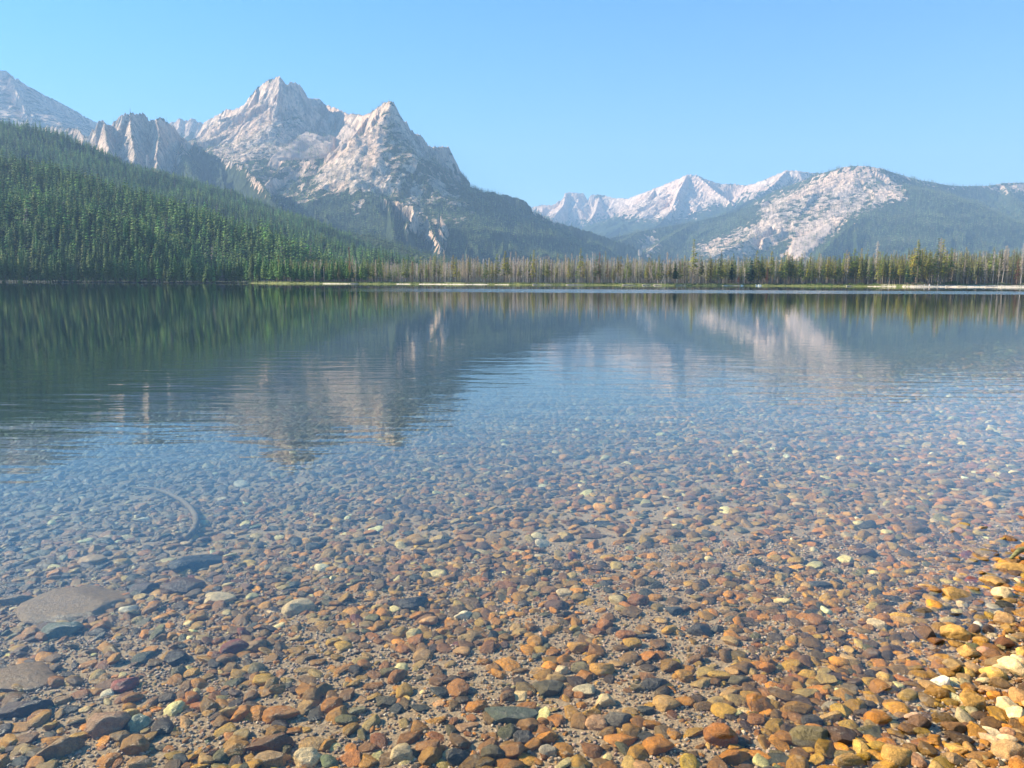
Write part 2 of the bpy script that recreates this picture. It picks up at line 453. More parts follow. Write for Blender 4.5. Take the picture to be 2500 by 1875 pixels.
# darker broken rock with scrub, and painted-in shade on the peaks' right faces
SCRUB_SHADE = [([(903, 268), (930, 245), (958, 238), (982, 270), (984, 296), (955, 298), (925, 285)], 0.58),
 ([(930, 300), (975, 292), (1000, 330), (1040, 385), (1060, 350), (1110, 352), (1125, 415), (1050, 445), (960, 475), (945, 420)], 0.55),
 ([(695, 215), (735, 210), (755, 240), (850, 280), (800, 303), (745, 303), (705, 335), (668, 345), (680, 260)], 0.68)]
SCRUB_SHADE += [([(1890, 505), (2010, 462), (2062, 492), (1990, 540), (1920, 560)], 0.60), ([(2112, 425), (2160, 440), (2130, 500), (2060, 528), (2075, 470)], 0.62), ([(1720, 600), (1830, 560), (1850, 590), (1760, 630)], 0.62)]
LIT_SLAB = [([(985, 290), (1008, 305), (1030, 342), (1042, 385), (1024, 388), (1000, 348), (978, 318)], 0.97), ([(1074, 350), (1100, 350), (1102, 375), (1080, 372)], 0.9)]  # slabs of the sunlit spur, their brightness put into the rock cover
def veg_from_masks(X, Y, Z, px, py, slope):
    rock = np.full(X.shape, 0.06)
    wx = px + 10 * fbm(X / 90, Y / 90, 3, 71); wy = py + 7 * fbm(X / 90 + 50, Y / 90, 3, 72)
    enz = fbm(X / 30, Y / 30, 3, 73) * 1.6
    for poly, r in ROCK:
        xs = [p[0] for p in poly]; ys = [p[1] for p in poly]
        m = (wx > min(xs) - 25) & (wx < max(xs) + 25) & (wy > min(ys) - 25) & (wy < max(ys) + 25)
        if not m.any(): continue
        sd = in_poly(wx[m], wy[m], poly)
        k = sstep(-14, 12, sd + 22 * enz[m]) * r
        rr = rock[m]; rock[m] = np.where(sd > -24, np.where(r < 0.6, np.maximum(rr * 1, k), np.maximum(rr, k)), rr)
    for poly, r in SCRUB_SHADE:
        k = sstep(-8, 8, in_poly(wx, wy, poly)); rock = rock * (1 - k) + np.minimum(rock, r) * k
    for poly, r in LIT_SLAB:
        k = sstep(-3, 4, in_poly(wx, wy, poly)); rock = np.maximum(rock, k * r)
    nz = fbm(X / 42, Z / 30 + Y / 90, 4, 88, 0.65) * 1.05
    gate = (rock > 0.1)
    v = np.where(gate, 0.5 + (0.55 - rock) * 1.15 + nz * (1 - np.abs(rock - 0.5) * 1.1), 1.0)
    v = v - np.clip(slope - 1.3, 0, 1) * 0.5 * gate
    return np.clip(v, 0, 1)

MAIN = [
 # (ridge nodes (px, py, distance), steep slope, gentle slope, length, jaggedness)
 ([(499, 298, 4700), (517, 286, 4650), (539, 275, 4600), (553, 263, 4560), (568, 268, 4520), (582, 262, 4480), (597, 255, 4420), (602, 246, 4390), (615, 228, 4340), (629, 210, 4300), (651, 197, 4260), (669, 190, 4230), (684, 184, 4200), (689, 197, 4220), (698, 204, 4250), (709, 197, 4280), (720, 197, 4310), (731, 206, 4350), (741, 219, 4400), (752, 239, 4500), (779, 240, 4560), (793, 253, 4540), (813, 260, 4450), (830, 267, 4330), (851, 277, 4150), (872, 277, 3980), (887, 281, 3860), (903, 274, 3740), (920, 263, 3600), (937, 250, 3500), (954, 244, 3430), (963, 253, 3460), (971, 269, 3490), (977, 280, 3510), (985, 290, 3530), (994, 298, 3550), (1002, 315, 3570), (1016, 325, 3600), (1028, 329, 3620), (1038, 342, 3640), (1045, 353, 3660), (1064, 358, 3700), (1080, 356, 3730), (1095, 358, 3750), (1100, 372, 3760), (1109, 389, 3770), (1119, 413, 3790), (1136, 428, 3800), (1160, 449, 3820), (1191, 465, 3840), (1229, 474, 3850), (1264, 484, 3850), (1284, 492, 3850), (1298, 511, 3850), (1318, 529, 3850), (1339, 536, 3850), (1373, 545, 3840), (1400, 552, 3830), (1480, 578, 3800), (1560, 606, 3760), (1640, 645, 3700)], 1.5, 0.52, 170, 16),
 ([(684, 186, 4200), (678, 240, 4080), (672, 290, 3960), (655, 335, 3820), (628, 375, 3650), (600, 400, 3500), (560, 440, 3250), (520, 500, 2900)], 1.1, 0.5, 130, 8),
 ([(629, 210, 4300), (610, 270, 4120), (590, 320, 3950), (555, 360, 3780), (520, 400, 3500)], 1.0, 0.5, 130, 8),
 ([(539, 277, 4600), (520, 320, 4350), (500, 350, 4100), (480, 390, 3700)], 0.9, 0.5, 120, 8),
 ([(709, 199, 4280), (716, 260, 4200), (722, 310, 4120)], 1.3, 0.6, 90, 6),
 ([(779, 242, 4560), (786, 285, 4450), (800, 320, 4330)], 1.1, 0.55, 110, 6),
 ([(903, 276, 3740), (868, 325, 3600), (832, 365, 3450), (800, 410, 3250), (780, 468, 2980), (770, 530, 2650), (760, 590, 2350)], 1.1, 0.5, 120, 6),
 ([(935, 254, 3500), (912, 285, 3430), (914, 320, 3340), (928, 365, 3220), (940, 420, 3060), (948, 478, 2850), (955, 530, 2620), (965, 590, 2380)], 1.6, 0.55, 140, 8),
 ([(914, 300, 3400), (890, 350, 3270), (868, 400, 3120), (850, 460, 2920)], 1.3, 0.6, 70, 6),
 ([(914, 330, 3310), (905, 380, 3190), (895, 430, 3050), (885, 475, 2880)], 1.4, 0.7, 50, 6),
 ([(985, 292, 3530), (1005, 325, 3450), (1025, 365, 3340), (1035, 410, 3200), (1030, 470, 2950), (1045, 540, 2680), (1075, 600, 2400)], 1.2, 0.5, 90, 8),
 ([(1064, 360, 3700), (1070, 420, 3420), (1082, 480, 3120), (1120, 550, 2780), (1170, 610, 2480)], 1.0, 0.5, 90, 6),
 ([(1136, 430, 3800), (1160, 490, 3400), (1210, 550, 2950), (1260, 610, 2560)], 0.8, 0.48, 90, 2),
 ([(1264, 486, 3850), (1300, 560, 3200), (1360, 620, 2650)], 0.7, 0.45, 90, 1),
 # moraine lip of the basin and boulder slopes under it
 ([(600, 402, 3500), (690, 392, 3450), (760, 388, 3400), (800, 385, 3400)], 0.55, 0.42, 80, 5),
 ([(690, 392, 3450), (690, 440, 3200), (700, 510, 2800), (720, 590, 2350)], 0.6, 0.42, 90, 3),
 # towers
 ([(105, 306, 3500), (155, 308, 3480), (185, 312, 3450), (208, 335, 3300), (231, 312, 3290), (239, 296, 3290), (253, 293, 3300), (266, 303, 3330), (275, 300, 3340), (286, 290, 3340), (300, 277, 3340), (322, 271, 3380), (333, 277, 3400), (342, 275, 3420), (353, 276, 3440), (363, 291, 3450), (376, 293, 3430), (383, 288, 3420), (396, 287, 3450), (409, 298, 3480), (427, 309, 3520), (441, 331, 3540), (463, 349, 3540), (488, 363, 3500), (524, 380, 3400), (561, 394, 3280), (593, 405, 3100), (640, 450, 2750), (690, 520, 2450)], 1.7, 0.55, 150, 22),
 ([(383, 290, 3420), (390, 330, 3290), (382, 380, 3130), (390, 430, 2950), (400, 480, 2650)], 1.6, 0.6, 90, 10),
 ([(253, 295, 3300), (262, 340, 3180), (270, 380, 3050)], 1.4, 0.6, 60, 10),
 ([(318, 273, 3370), (322, 330, 3230), (330, 380, 3080)], 1.4, 0.6, 60, 10),
 ([(441, 333, 3540), (450, 390, 3230), (480, 440, 2900), (520, 490, 2500)], 0.9, 0.5, 80, 5),
 ([(205, 347, 3420), (209, 328, 3400), (213, 347, 3400)], 2.5, 1.0, 80, 8),
]
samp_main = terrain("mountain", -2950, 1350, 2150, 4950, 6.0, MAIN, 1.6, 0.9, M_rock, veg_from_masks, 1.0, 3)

BACK = [
 ([(-700, 60, 5600), (-300, 130, 5500), (-60, 168, 5400), (0, 170, 5300), (16, 172, 5310), (40, 190, 5350), (72, 211, 5420), (123, 237, 5540), (163, 258, 5640), (203, 280, 5740), (231, 295, 5800), (300, 330, 5900), (420, 360, 6000)], 0.85, 0.5, 200, 9),
 ([(16, 174, 5310), (50, 240, 5050), (70, 300, 4700)], 0.7, 0.5, 120, 6),
 ([(45, 192, 5350), (110, 270, 5100)], 0.8, 0.5, 120, 5),
 ([(-200, 150, 5450), (-130, 260, 5000)], 0.7, 0.5, 120, 5),
 ([(404, 300, 5600), (427, 294, 5600), (436, 287, 5590), (443, 283, 5580), (451, 290, 5580), (456, 292, 5570), (470, 287, 5560), (478, 291, 5560), (485, 296, 5550), (499, 299, 5550), (560, 310, 5500)], 1.6, 0.6, 120, 14),
]
terrain("mountain", -6300, -1500, 4200, 6600, 14, BACK, 1.3, 0.9, M_rock, veg_from_masks, 1.0, 11)

DOME = [
 ([(1830, 495, 5400), (1900, 462, 5200), (1960, 440, 5000), (2001, 423, 4850), (2030, 416, 4780), (2058, 407, 4700), (2092, 403, 4650), (2120, 405, 4620), (2154, 411, 4600), (2188, 423, 4650), (2233, 436, 4750), (2278, 445, 4850), (2323, 453, 4950), (2357, 454, 5000), (2414, 453, 5050), (2448, 447, 5100), (2500, 445, 5100), (2700, 440, 5200), (3000, 430, 5300)], 0.62, 0.40, 260, 3),
 ([(2154, 413, 4600), (2190, 455, 4380), (2160, 498, 4150), (2090, 540, 3850), (2040, 580, 3550), (2000, 625, 3250), (1970, 650, 3000)], 0.75, 0.36, 150, 3),
 ([(2058, 411, 4700), (2000, 468, 4520), (1930, 520, 4300), (1850, 572, 4000), (1760, 616, 3650), (1690, 650, 3400)], 0.5, 0.40, 120, 4),
 ([(2233, 438, 4750), (2290, 500, 4200), (2330, 560, 3700), (2350, 620, 3200)], 0.5, 0.34, 160, 1),
 ([(2448, 449, 5100), (2500, 520, 4300), (2540, 590, 3600)], 0.5, 0.34, 160, 1),
 ([(2001, 425, 4850), (1900, 480, 4900), (1800, 515, 4950), (1700, 540, 4900), (1560, 565, 4700), (1450, 590, 4400)], 0.5, 0.33, 160, 2),
 ([(1700, 540, 4900), (1620, 585, 4300), (1560, 630, 3700)], 0.5, 0.33, 120, 2),
 ([(1560, 565, 4700), (1480, 610, 4000), (1420, 640, 3500)], 0.5, 0.33, 120, 2),
]
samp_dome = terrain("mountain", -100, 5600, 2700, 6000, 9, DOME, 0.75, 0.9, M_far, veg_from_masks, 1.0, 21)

FAR = [
 ([(1200, 520, 8600), (1301, 505, 8500), (1323, 499, 8450), (1357, 500, 8400), (1366, 484, 8370), (1383, 467, 8350), (1394, 468, 8350), (1405, 469, 8340), (1425, 471, 8330), (1436, 486, 8330), (1445, 474, 8320), (1465, 474, 8300), (1499, 482, 8200), (1532, 484, 8000), (1566, 471, 7700), (1600, 458, 7500), (1634, 444, 7300), (1657, 435, 7200), (1679, 424, 7100), (1702, 426, 7080), (1730, 439, 7050), (1758, 448, 7030), (1792, 447, 7000), (1821, 452, 6950), (1849, 444, 6800), (1877, 433, 6700), (1900, 423, 6600), (1922, 414, 6550), (1951, 416, 6500), (1979, 420, 6500), (2040, 424, 6500), (2200, 430, 6500)], 1.0, 0.42, 220, 14),
 ([(1383, 468, 8350), (1375, 500, 8100), (1350, 530, 7800), (1320, 560, 7400)], 1.0, 0.45, 120, 8),
 ([(1465, 475, 8300), (1455, 510, 8000), (1440, 540, 7600)], 0.7, 0.42, 100, 6),
 ([(1679, 425, 7100), (1655, 470, 6800), (1640, 510, 6500), (1610, 545, 6100), (1560, 580, 5600)], 0.8, 0.42, 110, 6),
 ([(1702, 427, 7080), (1745, 465, 6800), (1790, 495, 6500)], 0.7, 0.42, 110, 6),
 ([(1600, 459, 7500), (1570, 500, 7100), (1530, 540, 6600), (1480, 575, 6000)], 0.6, 0.40, 110, 4),
 ([(1922, 415, 6550), (1870, 465, 6200), (1800, 505, 5800), (1720, 545, 5400)], 0.6, 0.38, 110, 4),
]
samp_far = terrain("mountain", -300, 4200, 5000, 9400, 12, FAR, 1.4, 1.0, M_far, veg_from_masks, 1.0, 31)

# ------------------------------------------------------------------ near hills
HILL = [
 ([(-900, 160, 2300), (-300, 262, 2050), (0, 306, 1900), (60, 314, 1880), (110, 326, 1860), (160, 341, 1830), (208, 361, 1800), (250, 388, 1770), (307, 417, 1720), (362, 443, 1680), (434, 470, 1620), (488, 491, 1570), (542, 513, 1520), (615, 545, 1450), (669, 560, 1390), (723, 579, 1340), (800, 602, 1260), (880, 628, 1180), (960, 655, 1080), (1040, 680, 1000)], 0.38, 0.335, 200, 0),
 ([(-700, 310, 1250), (-200, 372, 1180), (0, 405, 1150), (150, 440, 1100), (300, 487, 1030), (450, 535, 960), (600, 585, 890), (700, 630, 830)], 0.40, 0.33, 160, 0),
 ([(-300, 450, 900), (-60, 490, 880), (60, 500, 870), (200, 540, 830), (330, 580, 780)], 0.5, 0.36, 90, 0),
 ([(250, 480, 1300), (420, 520, 1180), (560, 560, 1080)], 0.5, 0.36, 90, 0),
]
def veg1(X, Y, Z, px, py, slope): return np.ones(X.shape)
samp_hill = terrain("hill", -2900, 120, 560, 2500, 10, HILL, 0.45, 0.5, M_floor, veg1, 1.0, 51)
MIDHILL = [
 ([(500, 560, 2250), (650, 560, 2150), (745, 564, 2050), (837, 566, 2000), (906, 573, 1950), (975, 602, 1850), (1043, 628, 1750), (1112, 645, 1650), (1200, 670, 1500)], 0.36, 0.27, 160, 0),
 ([(1290, 640, 2500), (1400, 646, 2400), (1550, 660, 2300)], 0.2, 0.12, 160, 0),
]
samp_mid = terrain("hill", -1300, 700, 1250, 2700, 12, MIDHILL, 0.35, 0.5, M_floor, veg1, 1.0, 61)

# ------------------------------------------------------------------ tree shapes (height 1, base at the origin, all faces quads)
def kite(V, T, base, tip, wid, sag, rng):
    b = np.array(base, float); t = np.array(tip, float)
    d = t - b; side = np.cross(d, (0, 0, 1.0)); side /= (np.linalg.norm(side) + 1e-9)
    m = b + d * 0.5 + np.array((0, 0, sag)); k = len(V)
    V += [b, m + side * wid - (0, 0, wid * 0.7), t, m - side * wid - (0, 0, wid * 0.7)]
    T.append((k, k + 1, k + 2, k + 3))
def cone_q(V, T, r0, r1, z0, z1, n=5, lean=(0, 0)):
    k = len(V)
    for z, r in ((z0, r0), (z1, r1)):
        for i in range(n):
            a = 2 * math.pi * i / n
            V.append(np.array((r * math.cos(a) + lean[0] * z, r * math.sin(a) + lean[1] * z, z)))
    for i in range(n): T.append((k + i, k + (i + 1) % n, k + n + (i + 1) % n, k + n + i))
def fir(rng, layers, nb, rmax=0.12, zb=0.10, trunk=True, fat=1.0, rnd=0.8):
    V, T = [], []
    for L in range(layers):
        f = (L + rng.uniform(-0.3, 0.3)) / layers
        z = zb + (1 - zb) * f
        r = rmax * (1 - f) ** rnd * (1 if f > 0.12 else 0.75) * rng.uniform(0.8, 1.15) + 0.012
        a0 = rng.uniform(0, 6.28)
        for i in range(nb):
            a = a0 + 6.283 * i / nb + rng.uniform(-0.3, 0.3)
            rr = r * rng.uniform(0.65, 1.2)
            kite(V, T, (0, 0, z + 0.03), (rr * math.cos(a), rr * math.sin(a), z - rr * rng.uniform(0.15, 0.55)), rr * 0.36 * fat * 8 / nb, 0.006, rng)
    kite(V, T, (0.006, 0, 0.93), (0, 0.004, 1.0), 0.008, 0, rng)
    V2, T2 = [], []
    cone_q(V2, T2, 0.012, 0.003, -0.02, 0.9, 5)
    return (np.array(V), np.array(T)), (np.array(V2), np.array(T2))
def pine(rng, n=110, zb=0.3, rmax=0.085):
    V, T = [], []
    for i in range(n):
        f = rng.random() ** 0.85; z = zb + (1 - zb) * f
        r = rmax * (1 - f * 0.8) * rng.uniform(0.4, 1.15) * (0.55 + 0.45 * math.sin(min(1, f * 4) * 1.57)) * (0.7 + 0.5 * abs(math.sin(z * 23 + zb * 40)))
        a = rng.uniform(0, 6.283)
        b = (0.25 * r * math.cos(a), 0.25 * r * math.sin(a), z)
        kite(V, T, b, (r * math.cos(a), r * math.sin(a), z + r * rng.uniform(-0.4, 0.5)), max(0.014, r * 0.46), 0.004, rng)
    V2, T2 = [], []
    cone_q(V2, T2, 0.007, 0.003, -0.02, 0.96, 6, (rng.uniform(-.01, .01), 0))
    return (np.array(V), np.array(T)), (np.array(V2), np.array(T2))
def snag(rng, n=90):
    V, T = [], []
    zb = rng.uniform(0.15, 0.4)
    for i in range(n):
        z = rng.uniform(zb, 0.98)
        r = rng.uniform(0.02, 0.075) * (1.15 - z * 0.75); a = rng.uniform(0, 6.283)
        kite(V, T, (0, 0, z), (r * math.cos(a), r * math.sin(a), z + r * rng.uniform(-0.7, 0.35)), rng.uniform(0.003, 0.0075), 0.0, rng)
    V2, T2 = [], []
    cone_q(V2, T2, 0.006, 0.0015, -0.02, 1.0, 6, (rng.uniform(-.015, .015), rng.uniform(-.01, .01)))
    return (np.array(V), np.array(T)), (np.array(V2), np.array(T2))
rng = random.Random(7)
nprng = np.random.default_rng(7)
def merge(variants, pos, hts, wid, tint, vi, tiltx=None):
    Vs, Ts, Cs = [], [], []; off = 0
    ang = nprng.uniform(0, 6.283, len(pos))
    for v, (V, T, shade) in enumerate(variants):
        m = np.where(vi == v)[0]
        if not len(m): continue
        ca, sa = np.cos(ang[m])[:, None], np.sin(ang[m])[:, None]
        x = (V[None, :, 0] * ca - V[None, :, 1] * sa) * (hts[m] * wid[m])[:, None]
        y = (V[None, :, 0] * sa + V[None, :, 1] * ca) * (hts[m] * wid[m])[:, None]
        z = V[None, :, 2] * hts[m][:, None]
        if tiltx is not None: x = x + z * tiltx[m][:, None]
        W = np.stack([x + pos[m, 0:1], y + pos[m, 1:2], z + pos[m, 2:3]], -1).reshape(-1, 3)
        TT = (T[None] + (np.arange(len(m)) * len(V))[:, None, None] + off).reshape(-1, 4)
        if shade is None: c = np.repeat(tint[m], len(V), axis=0)
        else: c = np.tile(shade, (len(m), 1)) * 1.0
        Vs.append(W); Ts.append(TT); Cs.append(c); off += len(W)
    return np.concatenate(Vs), np.concatenate(Ts), np.concatenate(Cs)
def bundle(pair, trunkcol):
    (V, T), (V2, T2) = pair
    return [(V, T, None), (V2, T2, np.tile(np.array([trunkcol]), (len(V2), 1)))]
def merge_pairs(pairs, trunkcol, pos, hts, wid, tint, vi):
    vs = []
    for p in pairs: 
        (V, T), (V2, T2) = p
        vs.append((V, T, None))
    a = merge(vs, pos, hts, wid, tint, vi)
    vs2 = [(V2, T2, np.tile(np.array([trunkcol]), (len(V2), 1))) for (_, _), (V2, T2) in pairs]
    b = merge(vs2, pos, hts, wid, tint, vi)
    return np.concatenate([a[0], b[0]]), np.concatenate([a[1], b[1] + len(a[0])]), np.concatenate([a[2], b[2]])

def occluded(samples, x, y, ztop, steps=26):
    """is the point hidden from the viewer's side by terrain in between"""
    hid = np.zeros(x.shape, bool)
    for t in np.linspace(0.12, 0.985, steps):
        for s in samples:
            zz = s(x * t, y * t)[0]
            hid |= (zz > CAM_H + (ztop - CAM_H) * t + 1.0) & (zz > 2)
    return hid
def scatter(x0, x1, y0, y1, dens, samp, occ, minh=2.0, vegmin=0.5, margin=60, thin=None):
    n = int((x1 - x0) * (y1 - y0) * dens)
    x = nprng.uniform(x0, x1, n); y = nprng.uniform(y0, y1, n)
    u = np.abs(x / y) < (1250 + margin) / F
    x, y = x[u], y[u]
    z, veg, sl = samp(x, y)
    k = (z > minh) & ((veg > nprng.uniform(0.25, 0.75, len(x))) | (nprng.random(len(x)) < 0.24)) & (sl < 1.6)
    if thin is not None: k &= nprng.random(len(x)) < thin(x, y, z)
    x, y, z = x[k], y[k], z[k]
    o = occluded(occ, x, y, z + 18)
    x, y, z = x[~o], y[~o], z[~o]
    return np.stack([x, y, z], -1)
def greens(n, base, var, x, y, sc=0.006):
    k = 1 + 0.55 * fbm(x * sc, y * sc, 3, 5)[:, None] + nprng.normal(0, var, (n, 1))
    c = np.array(base)[None] * np.clip(k, 0.4, 1.9)
    c = c * (1 + nprng.normal(0, 0.10, (n, 3)) * np.array([1.4, 0.5, 0.6]))
    return np.clip(c, 0.004, 0.6)

# ---- forested hillside to the left
near_firs = [fir(rng, rng.choice((15, 18, 21)), 8, rng.uniform(0.105, 0.15), rng.uniform(0.05, 0.30), fat=1.25, rnd=rng.uniform(0.42, 0.8)) for _ in range(7)]
mid_firs = [fir(rng, 9, 5, rng.uniform(0.11, 0.15), rng.uniform(0.05, 0.25), fat=1.15, rnd=rng.uniform(0.42, 0.75)) for _ in range(6)]
far_firs = [fir(rng, 4, 4, rng.uniform(0.13, 0.17), 0.0, fat=1.2, rnd=0.6) for _ in range(5)]

A = scatter(-1400, -60, 600, 1150, 1 / 30, samp_hill, [samp_hill], minh=0.6)
B = scatter(-2000, 0, 1150, 2100, 1 / 48, samp_hill, [samp_hill], minh=2)
def d_shore(p): return p[:, 1] - shore_D(p[:, 0], p[:, 1])
A = A[d_shore(A) > 1]
hA = nprng.normal(22, 4.6, len(A)).clip(9, 33)
SH = []
for i_ in range(230):
    q_ = -60 + 700 * (i_ + rng.random()) / 230; aa = (q_ - 1250) / F / math.cos(PITCH); yy_ = float(shore_D(np.array([aa * 500.]), np.array([500.]))[0]) + rng.uniform(0.6, 7)
    SH.append((aa * yy_, yy_, max(0.05, float(zg(aa * yy_, yy_)))))
A = np.concatenate([A, np.array(SH)]); hA = np.concatenate([hA, nprng.uniform(9, 24, len(SH))]); ds = d_shore(A)
hA = np.where(ds < 25, hA * nprng.uniform(0.75, 1.1, len(A)), hA)
pxA, pyA = proj(A[:, 0], A[:, 1], A[:, 2])
# the three hundred that show largest become things of their own
inview = (pxA > -10) & (pxA < 900)
score = np.where(inview, hA / A[:, 1] * 1000 - np.clip(ds - 14, 0, 300) * 0.12, -99)
order = np.argsort(-score)[:235]
big = np.zeros(len(A), bool); big[order] = True
rest = ~big
def forest(name, pts, hts, pairs, base, var=0.22, trunk=(0.11, 0.085, 0.065), sc=0.006, dead=0.0, widr=(0.8, 1.25)):
    n = len(pts)
    tint = greens(n, base, var, pts[:, 0], pts[:, 1], sc)
    if dead: 
        m = nprng.random(n) < dead
        tint[m] = np.array([0.20, 0.175, 0.15]) * nprng.uniform(0.7, 1.2, (m.sum(), 1))
    V, T, C = merge_pairs(pairs, trunk, pts - np.array([0, 0, 0.5]), hts, nprng.uniform(*widr, n), tint, nprng.integers(0, len(pairs), n))
    o = np_obj(name, V, T, [M_fol], cols=C)
    tag(o, kind="stuff")
    return o
G_HILL = (0.135, 0.215, 0.056)
forest("conifer_forest", np.concatenate([A[rest], B]), np.concatenate([hA[rest], nprng.normal(19, 4, len(B)).clip(8, 29)]), mid_firs, G_HILL, 0.34, dead=0.012)
Cp = scatter(-900, 500, 1300, 2450, 1 / 60, samp_mid, [samp_hill, samp_mid], minh=8)
forest("conifer_forest", Cp, nprng.normal(17, 3, len(Cp)).clip(8, 24), far_firs, (0.15, 0.21, 0.065), 0.26, dead=0.02)
Dp = scatter(-2300, 1350, 2160, 4300, 1 / 75, samp_main, [samp_hill, samp_mid, samp_main], minh=4)
forest("far_forest", Dp, nprng.normal(17, 4, len(Dp)).clip(6, 26), far_firs, (0.19, 0.25, 0.075), 0.42, dead=0.05)
Ep = scatter(-100, 4300, 2750, 5400, 1 / 120, samp_dome, [samp_mid, samp_main, samp_dome], minh=4)
forest("far_forest", Ep, nprng.normal(19, 4, len(Ep)).clip(8, 28), [far_firs[0]], (0.20, 0.25, 0.085), 0.42, dead=0.12, widr=(1.0, 1.5))
print("trees", len(A), len(B), len(Cp), len(Dp), len(Ep))

# ---- copies of trees with their parts
def proto_parts(pairs, crown_name="crown"):
    out = []
    for (V, T), (V2, T2) in pairs:
        out.append((np_mesh(crown_name, V, T, [M_crown]), np_mesh("trunk", V2, T2, [M_bark])))
    return out
def place_tree(name, parts, loc, h, wid, ang, crown_col, trunk_col, label, cat, group, tilt=(0, 0)):
    r = bpy.data.objects.new(name, None); r.empty_display_size = 1
    r.location = loc; r.rotation_euler = (tilt[0], tilt[1], ang); r.scale = (h * wid, h * wid, h)
    link(r); tag(r, label, cat, group)
    for me, nm, c in ((parts[1], "trunk", trunk_col), (parts[0], "crown", crown_col)):
        o = bpy.data.objects.new(nm, me); o.color = (*c, 1); link(o, r)
    return r
used_labels = {}
def uniq(opts):
    for l in opts:
        if l not in used_labels: used_labels[l] = 1; return l
    return opts[-1]
def behind_of(px):
    for lim, t in ((45, "at the hillside's dark end"), (90, "below the far left peak"), (150, "below the left peak's slope"), (205, "below the hill's shaded gully"), (250, "below the first rock tower"), (300, "below the gap beside the first tower"), (345, "below the highest rock tower"), (400, "below the last rock tower"), (450, "right of the rock towers"),
                   (500, "below the saddle by the towers"), (560, "below the small far spires"), (640, "below the high peak's left shoulder"), (740, "below the highest summit"), (850, "below the scree basin"),
                   (930, "below the second peak's pale face"), (1000, "below the second sharp peak"), (1080, "below the long scree gully"), (1160, "below the ridge's small notch"),
                   (1280, "below the ridge's forested tail"), (1400, "below the gap between ranges"), (1500, "below the small far rock tower"), (1600, "left of the leaning dead trunks"),
                   (1720, "below the white triangular peak"), (1830, "near the white boulders"), (1940, "below the dome's lower scree"), (2060, "below the dome's rocky flank"),
                   (2160, "below the dome's top"), (2260, "behind the two people in white"), (2380, "behind the long pale beach"), (9999, "at the beach's open end")):
        if px < lim: return t
def colour_word(c):
    r, g, b = c; l = (r + g + b) / 3
    if abs(r - g) < 0.2 * r and b > 0.7 * g: return "pale grey" if l > 0.54 else "grey" if l > 0.45 else "dark grey"
    if r > g * 1.25: return "rust red" if r > g * 1.7 else "brownish"
    if g > 0.27: return "pale green" if r < g * 0.95 else "yellowish"
    if r > g * 0.80: return "olive"
    if g > 0.165: return "green"
    return "dark green"
def tree_labels(kind, h, hw, colw, wid, px, near, tilt=0.0, crown='thin topped'):
    size = "giant" if h > hw * 1.22 else "very tall" if h > hw * 1.12 else "tall" if h > hw * 1.02 else "middling" if h > hw * 0.9 else "short" if h > hw * 0.75 else "stunted"
    shape = "slender" if wid < 0.92 else "broad" if wid > 1.12 else "even"
    row = ["at the shore", "in the second rank", "set back"][near]
    side = "leaning left" if tilt < -0.012 else "leaning right" if tilt > 0.012 else "upright"
    w = behind_of(px)
    w0 = w.replace("the ", "")
    return uniq([f"{size} {colw} {kind} {row} {w}", f"{size} {shape} {colw} {kind} {row} {w}", f"{size} {shape} {colw} {side} {kind} {row} {w0}", f"{size} {shape} {colw} {crown} {kind} {row} {w0}", f"{crown} {size} {colw} {kind} {row} {w0}", f"{crown} {shape} {colw} {kind} {row} {w0}", f"{crown} {size} {kind} {row} {w0}"])

fir_parts = proto_parts(near_firs)
for k in sorted(order, key=lambda i: pxA[i]):
    wid = rng.uniform(0.85, 1.25); c = greens(1, G_HILL, 0.25, A[k:k + 1, 0], A[k:k + 1, 1])[0]
    vk = rng.randrange(7)
    lab = tree_labels("fir", hA[k], 25, colour_word(c), wid, pxA[k], 0 if ds[k] < 14 else 1 if ds[k] < 30 else 2, 0.0, ['bushy', 'dense', 'open', 'ragged', 'tapered', 'columnar', 'shaggy'][vk])
    place_tree("fir_tree", fir_parts[vk], (A[k, 0], A[k, 1], A[k, 2] - 0.3), hA[k], wid, rng.uniform(0, 6.28), c, (0.13, 0.10, 0.08), lab, "fir tree", "fir trees along the foot of the wooded hillside")

# ---- stand of living and dead pines on the far shore
pine_pairs = [pine(rng, 170, rng.uniform(0.12, 0.42), rng.uniform(0.075, 0.105)) for _ in range(7)]
snag_pairs = [snag(rng, rng.choice((150, 200, 260))) for _ in range(7)]
pine_parts = proto_parts(pine_pairs); snag_parts = proto_parts(snag_pairs)
def stand_mix(px):
    """share of dead trees, mean height (m) along the far shore"""
    xs = [600, 700, 800, 900, 1000, 1080, 1200, 1350, 1500, 1620, 1700, 1800, 1900, 2050, 2200, 2350, 2500, 2700]
    dead = [0.03, 0.08, 0.15, 0.30, 0.60, 0.68, 0.72, 0.74, 0.62, 0.64, 0.40, 0.26, 0.15, 0.14, 0.15, 0.17, 0.15, 0.2]
    hh = [14, 14.5, 14, 13.5, 13.5, 14, 15.5, 16, 15.5, 15.5, 16, 17, 17, 18, 19.5, 20, 21, 22]
    return np.interp(px, xs, dead), np.interp(px, xs, hh)
def on_shore(px, back):
    a = (px - 1250) / F / math.cos(PITCH)
    y = float(shore_D(np.array([a * 500.0]), np.array([500.0]))[0]) + back
    x = a * y
    return x, y, float(zg(x, y))
PC = [(0.28, 0.29, 0.055), (0.36, 0.34, 0.06), (0.22, 0.27, 0.06), (0.38, 0.31, 0.075), (0.14, 0.20, 0.05)]
DC = [(0.58, 0.50, 0.42), (0.64, 0.56, 0.49), (0.50, 0.42, 0.34), (0.58, 0.46, 0.34), (0.44, 0.42, 0.22)]
np_, nd_ = 0, 0
stand = []
